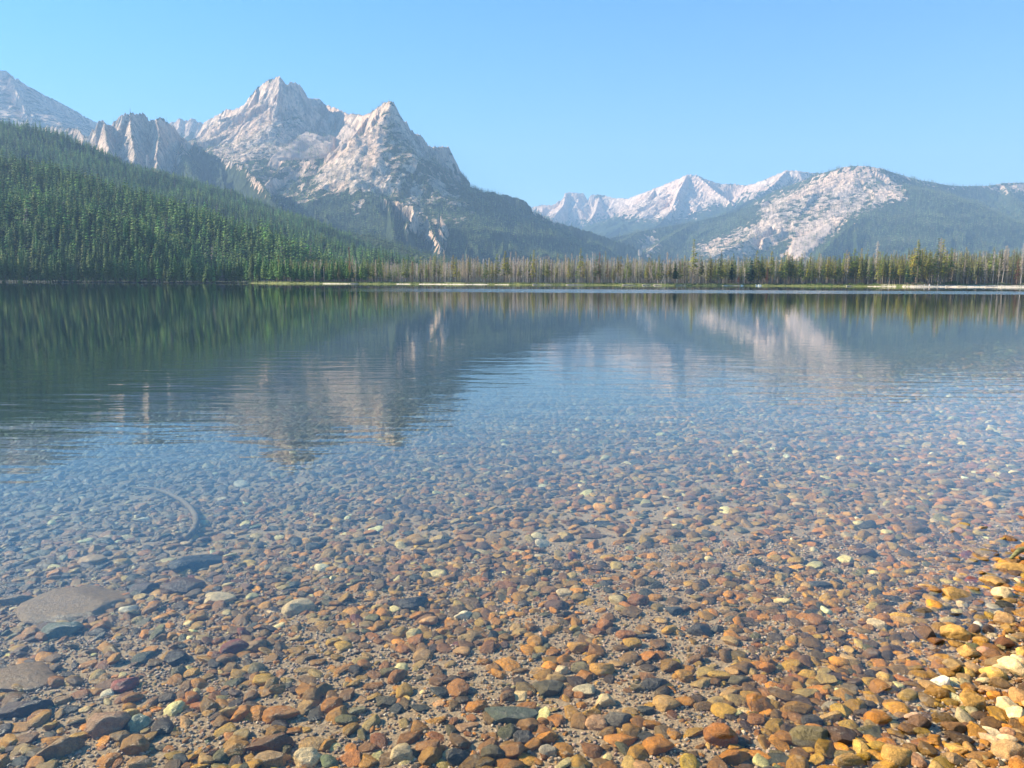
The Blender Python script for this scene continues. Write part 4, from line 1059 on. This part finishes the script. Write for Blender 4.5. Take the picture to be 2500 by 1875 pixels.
 (2259, 1550, 46, 34, 0.3, 0.8, "dark brown", 1.3, "dark wet knob with a golden side above water", "the dark wet knob"),
 (2338, 1456, 62, 30, -0.15, 0.6, "gold", 0.75, "amber stone above water, nearest the deeper side", "the amber stone above water"),
 (2350, 1478, 26, 17, 0.0, 0.7, "cream", 1.0, "cream pebble touching the amber stone above water", "the cream pebble by the amber stone"),
 (2447, 1452, 36, 32, 0.3, 0.85, "cream", 0.95, "chunky dry white stone at the beach tip", "the chunky white stone"),
 (2430, 1424, 44, 24, 0.1, 0.7, "gold", 0.9, "golden rough stone above the chunky white stone", "the golden rough stone"),
 (2465, 1388, 76, 22, -0.55, 0.7, "gold", 0.8, "long yellow ridge-backed stone reaching into the water", "the long yellow stone"),
 (2478, 1637, 42, 46, 0.5, 1.0, "cream", 1.0, "tall dry white stone on the beach edge", "the tall white stone"),
 (2438, 1639, 34, 24, 0.0, 0.8, "cream", 1.0, "dry cream stone left of the tall white stone", "the dry cream stone"),
 (2290, 1692, 52, 28, -0.4, 0.6, "ochre", 0.7, "bronze wet stone with a bright glint", "the bronze wet stone"),
 (2329, 1781, 46, 28, -0.1, 0.7, "brown", 0.9, "brown stone with a white shoulder", "the brown white-shouldered stone"),
 (2250, 1770, 58, 34, 0.1, 0.6, "dark brown", 1.4, "reddish-black wet stone in thin water", "the reddish-black stone"),
 (2143, 1760, 52, 34, 0.0, 0.75, "orange", 0.8, "squared orange block in shallow water", "the squared orange block"),
 (2482, 1753, 42, 38, 0.0, 0.85, "cream", 1.0, "peach dry stone on the beach", "the peach dry stone"),
 (2456, 1727, 38, 40, 0.5, 0.95, "cream", 1.0, "white triangular dry stone on the beach", "the white triangular stone"),
 (2382, 1718, 62, 36, -0.1, 0.6, "gold", 0.6, "rough golden stone at the waterline", "the rough golden stone"),
]
stone_me = {}
for i in range(NSH):
    V, T = stone_shape(100 + i, 3, 9 + i % 6, SH_ANG[i])
    stone_me[i] = np_mesh("stone", V, T, [M_stone], smooth=True)
placed = []
def place_stone(x, y, a, b, c, yaw, col, shape, label, tilt=(0, 0), lift=0.35):
    o = bpy.data.objects.new("stone", stone_me[shape])
    o.scale = (a, b, c); o.rotation_euler = (tilt[0], tilt[1], yaw)
    o.location = (x, y, float(zg(x, y)) + c * lift); o.color = (*col, 1)
    link(o); tag(o, label, "stone", "stones of the lake bed and beach")
    placed.append((x, y, max(a, b)))
    return o
handpix = []
for k, (px_, py_, wp, hp, yaw, th, cn, br, lab, ref) in enumerate(HAND):
    x, y, dist, sd = bed_hit(px_, py_ + hp * 0.12)
    a = wp / F * dist / 2
    cz = min(a * th, hp / F * dist * 0.5)
    b = max(0.45 * a, (hp / F * dist - cz * 0.75) / sd / 2)
    b = min(b, a * 1.5)
    col = tuple(min(0.8, q * br * 0.82 * f_) for q, f_ in zip(PAL[cn], (1.12, 0.98, 0.74)))
    place_stone(x, y, a, b, cz, yaw, col, k % NSH, lab)
    handpix.append((px_, py_, ref))
# scatter of all other pebbles
def gen_pebbles():
    out = []
    occ = {}
    def near(x, y, r):
        i, j = int(x / 0.12), int(y / 0.12)
        for di in (-1, 0, 1):
            for dj in (-1, 0, 1):
                for (a, b, c) in occ.get((i + di, j + dj), ()):
                    if (a - x) ** 2 + (b - y) ** 2 < (0.43 * (c + r)) ** 2: return True
        return False
    def put(x, y, r): occ.setdefault((int(x / 0.12), int(y / 0.12)), []).append((x, y, r))
    for x, y, r in placed:
        put(x, y, r)
    r_ = random.Random(11)
    # ring by ring with a size distribution that keeps small ones near the viewer
    for y0, y1, dens, smin, smax, tries in ((1.7, 3.0, 1500, 0.009, 0.047, 1), (3.0, 4.5, 900, 0.010, 0.047, 1), (4.5, 7.0, 400, 0.015, 0.06, 1), (7.0, 11.0, 260, 0.020, 0.07, 1), (11.0, 18.0, 110, 0.032, 0.09, 1), (18.0, 32.0, 36, 0.05, 0.14, 1)):
        hw = 0.72
        area = hw * (y1 ** 2 - y0 ** 2) + 0.6 * (y1 - y0)
        n = int(area * dens * 2.2)
        cand = []
        for _ in range(n):
            y = math.sqrt(r_.uniform(y0 * y0, y1 * y1)); x = r_.uniform(-(hw * y + 0.5), hw * y + 0.9)
            s = smin + (smax - smin) * (r_.random() ** 3.4) * (1.35 if r_.random() < 0.04 else 1)
            cand.append((s, x, y))
        cand.sort(reverse=True)
        for s, x, y in cand:
            if near(x, y, s): continue
            put(x, y, s); out.append((x, y, s))
    return out
peb = np.array(gen_pebbles())
dn = near_d(peb[:, 0], peb[:, 1])
# sandy patches
patch = fbm(peb[:, 0] * 0.55 + 3, peb[:, 1] * 0.55, 3, 77) + 0.30 * sstep(0.0, 0.5, peb[:, 0]) * (1 - sstep(0.25, 0.38, peb[:, 0] / peb[:, 1])) * (1 - sstep(4.5, 7, peb[:, 1]))
keep = (dn < 0.2) | (patch < 0.20) | (nprng.random(len(peb)) < 0.42) | (peb[:, 2] > 0.044)
peb = peb[keep]; dn = dn[keep]
n = len(peb)
print("pebbles", n)
u = nprng.random(n); far_w = sstep(3.5, 7, peb[:, 1]) 
ci = np.zeros(n, int)
cw, cf, cd = np.cumsum(W_WET / W_WET.sum()), np.cumsum(W_FAR / W_FAR.sum()), np.cumsum(W_DRY / W_DRY.sum())
mode = np.where(dn < 0.12 + nprng.normal(0, 0.15, n), 2, np.where(nprng.random(n) < far_w, 1, 0))
for m_, cc in ((0, cw), (1, cf), (2, cd)): ci[mode == m_] = np.minimum(np.searchsorted(cc, u[mode == m_]), 16)
pcol = np.array([PAL[k] for k in PALN])[ci] * np.clip(nprng.normal(0.76, 0.19, (n, 1)), 0.35, 1.4)
pcol = np.clip(pcol * (1 + nprng.normal(0, 0.05, (n, 3))) * np.where((mode < 2)[:, None], np.array((1.14, 1.05, 0.63)), np.array((1.0, 0.88, 0.66))), 0.006, 0.85)
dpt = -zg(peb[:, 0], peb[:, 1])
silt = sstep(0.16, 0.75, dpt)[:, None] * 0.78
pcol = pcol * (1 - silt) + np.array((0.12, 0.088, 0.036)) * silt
asp = nprng.uniform(0.6, 1.0, n); thk = nprng.uniform(0.30, 0.62, n) * asp
thk = np.where(mode == 2, np.clip(thk * 1.25, 0, 0.95), thk)
yaw = nprng.uniform(0, 3.1416, n); tx = nprng.normal(0, 0.16, n); ty = nprng.normal(0, 0.16, n)
zb = zg(peb[:, 0], peb[:, 1])
appsize = peb[:, 2] / np.hypot(peb[:, 1], CAM_H)
ppx, ppy = proj(peb[:, 0], peb[:, 1], zb)
iv = (ppx > 5) & (ppx < 2495) & (ppy < 1870)
ind = np.argsort(-np.where(iv, appsize, 0))[:296 - len(HAND)]
isind = np.zeros(n, bool); isind[ind] = True
def csize(s): return "large" if s > 0.043 else "mid-sized" if s > 0.034 else "small"
cname = {"orange": "orange", "ochre": "ochre", "rusty": "rust-brown", "brown": "brown", "dark brown": "dark brown", "tan": "tan", "cream": "cream", "white": "white", "pink": "pinkish", "red": "dull red", "grey": "grey", "dark grey": "charcoal", "slate": "blue-black", "olive": "olive", "green grey": "greenish", "gold": "golden", "purple brown": "plum-brown"}
HP = np.array([(a, b) for a, b, _ in handpix])
for k in ind:
    j = int(np.argmin(np.hypot(HP[:, 0] - ppx[k], HP[:, 1] - ppy[k]))); dx, dy = ppx[k] - HP[j, 0], ppy[k] - HP[j, 1]
    rel = ("right of" if dx > 0 else "left of") if abs(dx) > abs(dy) else ("below" if dy > 0 else "above")
    dd = math.hypot(dx, dy); dw = "just " if dd < 70 else "" if dd < 130 else "well "
    sh = "flat" if thk[k] < 0.4 else "rounded" if SH_ANG[k % NSH] < 0.7 else "angular"
    lo = "long " if asp[k] < 0.72 else "squat " if asp[k] > 0.9 else ""
    base = f"{csize(peb[k, 2])} {lo}{sh} {cname[PALN[ci[k]]]} stone {dw}{rel} {handpix[j][2]}"
    s = peb[k, 2]
    base = uniq([base, base.replace(' stone ', ' pebble ', 1), base.replace(' stone ', ' cobble ', 1)])
    place_stone(peb[k, 0], peb[k, 1], s, s * asp[k], s * thk[k], yaw[k], pcol[k], int(k) % NSH, base, (tx[k], ty[k]))
shp = {}
for sub in (0, 1, 2):
    for i in range(NSH): shp[sub, i] = stone_shape(300 + i, sub, 8 + i % 5, SH_ANG[i])
Vs, Ts, Cs = [], [], []; off = 0
restp = np.where(~isind)[0]
lod = np.where((appsize > 0.0065), 2, 1)
lod[peb[:, 1] > 9.5] = 0
for sub in (0, 1, 2):
    for i in range(NSH):
        m = restp[(restp % NSH == i) & (lod[restp] == sub)]
        if not len(m): continue
        V, T = shp[sub, i]; s = peb[m, 2][:, None]
        x = V[None, :, 0] * s; y = V[None, :, 1] * s * asp[m][:, None]; z = V[None, :, 2] * s * thk[m][:, None]
        z2 = z + x * ty[m][:, None] + y * tx[m][:, None]
        c_, s_ = np.cos(yaw[m])[:, None], np.sin(yaw[m])[:, None]
        X = x * c_ - y * s_ + peb[m, 0][:, None]; Y = x * s_ + y * c_ + peb[m, 1][:, None]
        Z = z2 + (zb[m] + peb[m, 2] * thk[m] * nprng.uniform(0.1, 0.55, len(m)))[:, None]
        Vs.append(np.stack([X, Y, Z], -1).reshape(-1, 3)); Ts.append((T[None] + (np.arange(len(m)) * len(V))[:, None, None] + off).reshape(-1, 3))
        Cs.append(np.repeat(pcol[m], len(V), axis=0)); off += len(m) * len(V)
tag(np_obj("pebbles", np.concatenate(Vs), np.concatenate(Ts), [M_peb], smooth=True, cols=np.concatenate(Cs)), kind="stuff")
# fine gravel between the stones
ng = 38000
yy = np.sqrt(nprng.uniform(1.7 ** 2, 4.6 ** 2, ng)); xx = nprng.uniform(-1, 1, ng) * (0.7 * yy + 0.2); sg = nprng.uniform(0.0025, 0.0085, ng)
V, T = stone_shape(500, 1, 6, 0.9); 
Vg = V[None] * (sg[:, None, None] * np.stack([np.ones(ng), nprng.uniform(.6, 1, ng), nprng.uniform(.5, .8, ng)], -1)[:, None, :])
a_ = nprng.uniform(0, 6.28, ng); c_, s_ = np.cos(a_)[:, None], np.sin(a_)[:, None]
Vg = np.stack([Vg[..., 0] * c_ - Vg[..., 1] * s_ + xx[:, None], Vg[..., 0] * s_ + Vg[..., 1] * c_ + yy[:, None], Vg[..., 2] + (zg(xx, yy) + sg * 0.3)[:, None]], -1)
gc = 1.05 * np.array([(0.45, 0.31, 0.18), (0.35, 0.2, 0.09), (0.5, 0.38, 0.24), (0.2, 0.13, 0.08), (0.45, 0.28, 0.18), (0.1, 0.085, 0.07)])[nprng.integers(0, 6, ng)] * nprng.uniform(0.75, 1.2, (ng, 1))
tag(np_obj("gravel", Vg.reshape(-1, 3), (T[None] + (np.arange(ng) * len(V))[:, None, None]).reshape(-1, 3), [M_peb], smooth=True, cols=np.repeat(gc, len(V), axis=0)), kind="stuff")

# sunken branch
M_branch = mk_simple("waterlogged_wood", (0.15, 0.10, 0.05), 0.8, 30, 0.3, 0.002)
bp = [(326, 1199), (356, 1203), (384, 1208), (415, 1220), (445, 1237), (466, 1256), (480, 1277), (481, 1293), (474, 1310), (457, 1326)]
pts = []
for i, (a, b) in enumerate(bp):
    x, y, d_, s_ = bed_hit(a, b); pts.append((x, y, float(zg(x, y)) + 0.035 + 0.02 * math.sin(i / 9 * 3.14)))
tag(tube("branch", pts, [0.008, 0.012, 0.015, 0.018, 0.020, 0.022, 0.023, 0.023, 0.022, 0.02], M_branch, 8, None, 0.06), "curved sunken branch arching over the bed in blue water", "branch")
x, y, d_, s_ = bed_hit(2480, 1366)
tag(tube("driftwood", [(x - 0.06, y - 0.05, 0.015), (x + 0.03, y + 0.02, 0.035), (x + 0.14, y + 0.03, 0.05), (x + 0.3, y + 0.12, 0.10)], [0.008, 0.016, 0.02, 0.018], mk_simple("mossy_wood", (0.17, 0.15, 0.05), 0.7, 40, 0.4, 0.003), 8, None, 0.15), "mossy bit of driftwood at the beach tip's waterline", "driftwood")

# ---- boulders and people far off
for px_, bk, s_, lab in ((1801, 0.5, 0.75, "white rock right beside the small red dying pine"), (1837, -0.5, 0.7, "lowest white rock of the group at the water"), (1843, 0.8, 0.9, "widest white rock in the middle of its group"), (1836, 2.2, 0.55, "small white rock above the lowest one"), (1847, 3.0, 0.6, "white rock set highest in the group on the bank")):
    x, y, z = on_shore(px_, bk)
    o = bpy.data.objects.new("boulder", stone_me[3]); o.scale = (s_ * 1.3, s_, s_ * 0.7); o.location = (x, y, max(z, 0) + s_ * 0.25); o.color = (0.8, 0.76, 0.68, 1); link(o)
    tag(o, lab, "boulder", "white boulders on the far bank")
def person(px_, bk, label, turn, pose):
    x, y, z = on_shore(px_, bk)
    root = bpy.data.objects.new("person", None); root.location = (x, y, max(z, -0.03)); root.rotation_euler = (0, 0, turn); link(root)
    me = bpy.data.meshes.new("body")
    J = {"pel": (0, 0, .95), "ch": (0, 0, 1.3), "ne": (0, 0, 1.48), "hd": (0, -.02, 1.6), "ht": (0, -.01, 1.74), "ls": (.18, 0, 1.42), "le": (.24 + pose * .1, .02, 1.15), "lh": (.22 + pose * .2, -.12, .95),
         "rs": (-.18, 0, 1.42), "re": (-.25, .03, 1.14), "rh": (-.26, -.08, .9), "lk": (.11, -.02, .5), "lf": (.12, 0, .06), "lt": (.12, -.16, .03), "rk": (-.11, -.03 - pose * .1, .5), "rf": (-.12, pose * .1, .06), "rt": (-.12, pose * .1 - .16, .03)}
    names = list(J); E = [("pel", "ch"), ("ch", "ne"), ("ne", "hd"), ("hd", "ht"), ("ch", "ls"), ("ls", "le"), ("le", "lh"), ("ch", "rs"), ("rs", "re"), ("re", "rh"), ("pel", "lk"), ("lk", "lf"), ("lf", "lt"), ("pel", "rk"), ("rk", "rf"), ("rf", "rt")]
    rad = {"pel": .15, "ch": .16, "ne": .06, "hd": .095, "ht": .07, "ls": .065, "le": .045, "lh": .035, "rs": .065, "re": .045, "rh": .035, "lk": .065, "lf": .045, "lt": .035, "rk": .065, "rf": .045, "rt": .035}
    me.from_pydata([J[k] for k in names], [(names.index(a), names.index(b)) for a, b in E], [])
    me.materials.append(mk_simple("skin_and_shorts", (0.50, 0.32, 0.23), 0.7))
    o = link(bpy.data.objects.new("body", me), root)
    sk = o.modifiers.new("skin", 'SKIN')
    for i, k in enumerate(names): me.skin_vertices[0].data[i].radius = (rad[k], rad[k] * (0.75 if k in ("pel", "ch") else 1))
    me.skin_vertices[0].data[0].use_root = True
    o.modifiers.new("sub", 'SUBSURF').levels = 1
    tube("shirt", [(0, 0, .62), (0, 0, .9), (0, 0, 1.15), (0, 0, 1.38), (0, 0, 1.47)], [.22, .19, .19, .22, .10], M_white, 12, root)
    tube("hat", [(0, -.01, 1.66), (0, -.01, 1.67), (0, -.01, 1.70), (0, -.01, 1.79)], [.18, .17, .11, .08], M_white, 10, root)
    tag(root, label, "person", "people on the far beach")
M_white = mk_simple("white_cloth", (0.82, 0.82, 0.80), 0.8, 5, 0.05, 0.01)
person(2238.5, -0.3, "person in white standing at the long beach's waterline", 0.3, 0)
person(2251, -0.8, "second person in white, standing farther along the beach", -0.5, 1)

# ------------------------------------------------------------------ water
def mk_water():
    n = N("lake_water"); g = n.n("NewGeometry").outputs["Position"]
    xyz = n.n("SeparateXYZ", {0: g}); y = xyz.outputs[1]; x = xyz.outputs[0]
    dist = n.math('SQRT', n.math('ADD', n.math('MULTIPLY', x, x), n.math('MULTIPLY', y, y)))
    # lines of small waves lie across the lake, calm against the beach
    w1 = n.noise(n.map(g, (0.55, 2.3, 1), (0, 0, 0.10)), 1.0, 3, 0.5, Distortion=0.3)
    w2 = n.noise(n.map(g, (1.6, 6.0, 1), (0, 0, -0.06)), 1.0, 2, 0.5)
    w3 = n.noise(n.map(g, (0.12, 0.5, 1), (0, 0, 0.05)), 1.0, 2, 0.5)
    w4 = n.noise(n.map(g, (6, 18, 1)), 1.0, 2, 0.5)
    lane = n.noise(n.map(g, (0.010, 0.030, 1)), 1.0, 3, 0.5)
    amp = n.mapr(dist, 5.0, 8.5, 0.12, 1.0)
    amp = n.math('MULTIPLY', amp, n.mapr(lane, 0.30, 0.70, 0.55, 1.25))
    fade = n.mapr(dist, 9.0, 22.0, 1.0, 0.16)
    amp = n.math('MULTIPLY', amp, fade)
    # wind-ruffled streak well out on the lake
    sy = n.math('ADD', y, n.math('MULTIPLY', n.math('SUBTRACT', n.noise(n.map(g, (0.012, 0.012, 1)), 1.0, 2), 0.5), 26.0))
    st = n.math('MULTIPLY', n.mapr(sy, 112, 122), n.mapr(sy, 165, 190, 1.0, 0.0))
    st = n.math('MULTIPLY', st, n.mapr(n.math('ADD', x, n.math('MULTIPLY', y, 0.13)), -22, 8))
    h = n.math('ADD', n.math('MULTIPLY', w1, WAVE[0]), n.math('MULTIPLY', w2, WAVE[1]))
    h = n.math('ADD', h, n.math('MULTIPLY', w3, WAVE[2]))
    h = n.math('MULTIPLY', h, amp)
    h = n.math('ADD', h, n.math('MULTIPLY', n.math('MULTIPLY', w4, st), WAVE[3]))
    nb = n.bump(h, 1.0, 1.0)
    inc = n.n("NewGeometry").outputs["Incoming"]
    cs = n.math('ABSOLUTE', n.n("VectorMath", {0: inc, 1: nb}, operation='DOT_PRODUCT').outputs["Value"])
    fr = n.math('ADD', n.math('MULTIPLY', n.math('POWER', n.math('SUBTRACT', 1.0, cs, clamp=True), 5.0), 0.98), 0.02, clamp=True)
    gl = n.n("BsdfGlossy", {"Roughness": n.math('MULTIPLY', st, 0.12), "Color": (1, 1, 1, 1), "Normal": nb})
    tr = n.n("BsdfTransparent", {"Color": (0.97, 0.98, 0.96, 1)})
    m = n.n("MixShader", {0: fr, 1: tr.outputs[0], 2: gl.outputs[0]})
    n.t.links.new(m.outputs[0], n.out.inputs[0])
    va = n.n("VolumeAbsorption", {"Color": (0.30, 0.52, 0.55, 1), "Density": 0.34})
    vs = n.n("VolumeScatter", {"Color": (0.25, 0.62, 0.75, 1), "Density": 0.02})
    ad = n.n("AddShader", {0: va.outputs[0], 1: vs.outputs[0]})
    n.t.links.new(ad.outputs[0], n.out.inputs[1])
    return n.m
WAVE = (0.0135, 0.0045, 0.008, 0.012)
def water_body():
    th = np.linspace(0, 2 * np.pi, 97)[:-1]
    ring = np.stack([2600 * np.sin(th), np.minimum(2600 * np.cos(th), 1250)], -1)
    V = [(x, y, 0.0) for x, y in ring] + [(x, y, -7.8) for x, y in ring] + [(0, 0, 0), (0, 0, -7.8)]
    T = []
    for i in range(96):
        j = (i + 1) % 96
        T += [(i, 96 + i, 96 + j, j)]
    me = bpy.data.meshes.new("lake_water")
    me.from_pydata(V, [], T + [(192, j_, (j_ + 1) % 96)[::-1] for j_ in range(96)] + [(193, 96 + (j_ + 1) % 96, 96 + j_)[::-1] for j_ in range(96)])
    me.materials.append(mk_water())
    import bmesh
    bm = bmesh.new(); bm.from_mesh(me); bmesh.ops.recalc_face_normals(bm, faces=bm.faces); bm.to_mesh(me); bm.free()
    tag(link(bpy.data.objects.new("lake_water", me)), kind="structure")
water_body()

# ------------------------------------------------------------------ haze
def haze():
    ztop = max(max((o.matrix_world @ Vector(c)).z for c in o.bound_box) for o in S.objects if o.type == 'MESH' and o.parent is None) + 10
    x0, x1, y0, y1, z0 = -10500, 10500, -10500, 10500, -8.5
    V = [(x, y, z) for z in (z0, ztop) for x, y in ((x0, y0), (x1, y0), (x1, y1), (x0, y1))]
    T = [(0, 3, 2, 1), (4, 5, 6, 7), (0, 1, 5, 4), (1, 2, 6, 5), (2, 3, 7, 6), (3, 0, 4, 7)]
    n = N("haze")
    v = n.n("VolumePrincipled", {"Color": (0.40, 0.66, 1.0, 1), "Density": HAZE_DENSITY, "Anisotropy": 0.0})
    n.t.links.new(v.outputs[0], n.out.inputs[1])
    o = np_obj("haze", np.array(V), np.array(T), [n.m]); tag(o, kind="stuff")
haze()
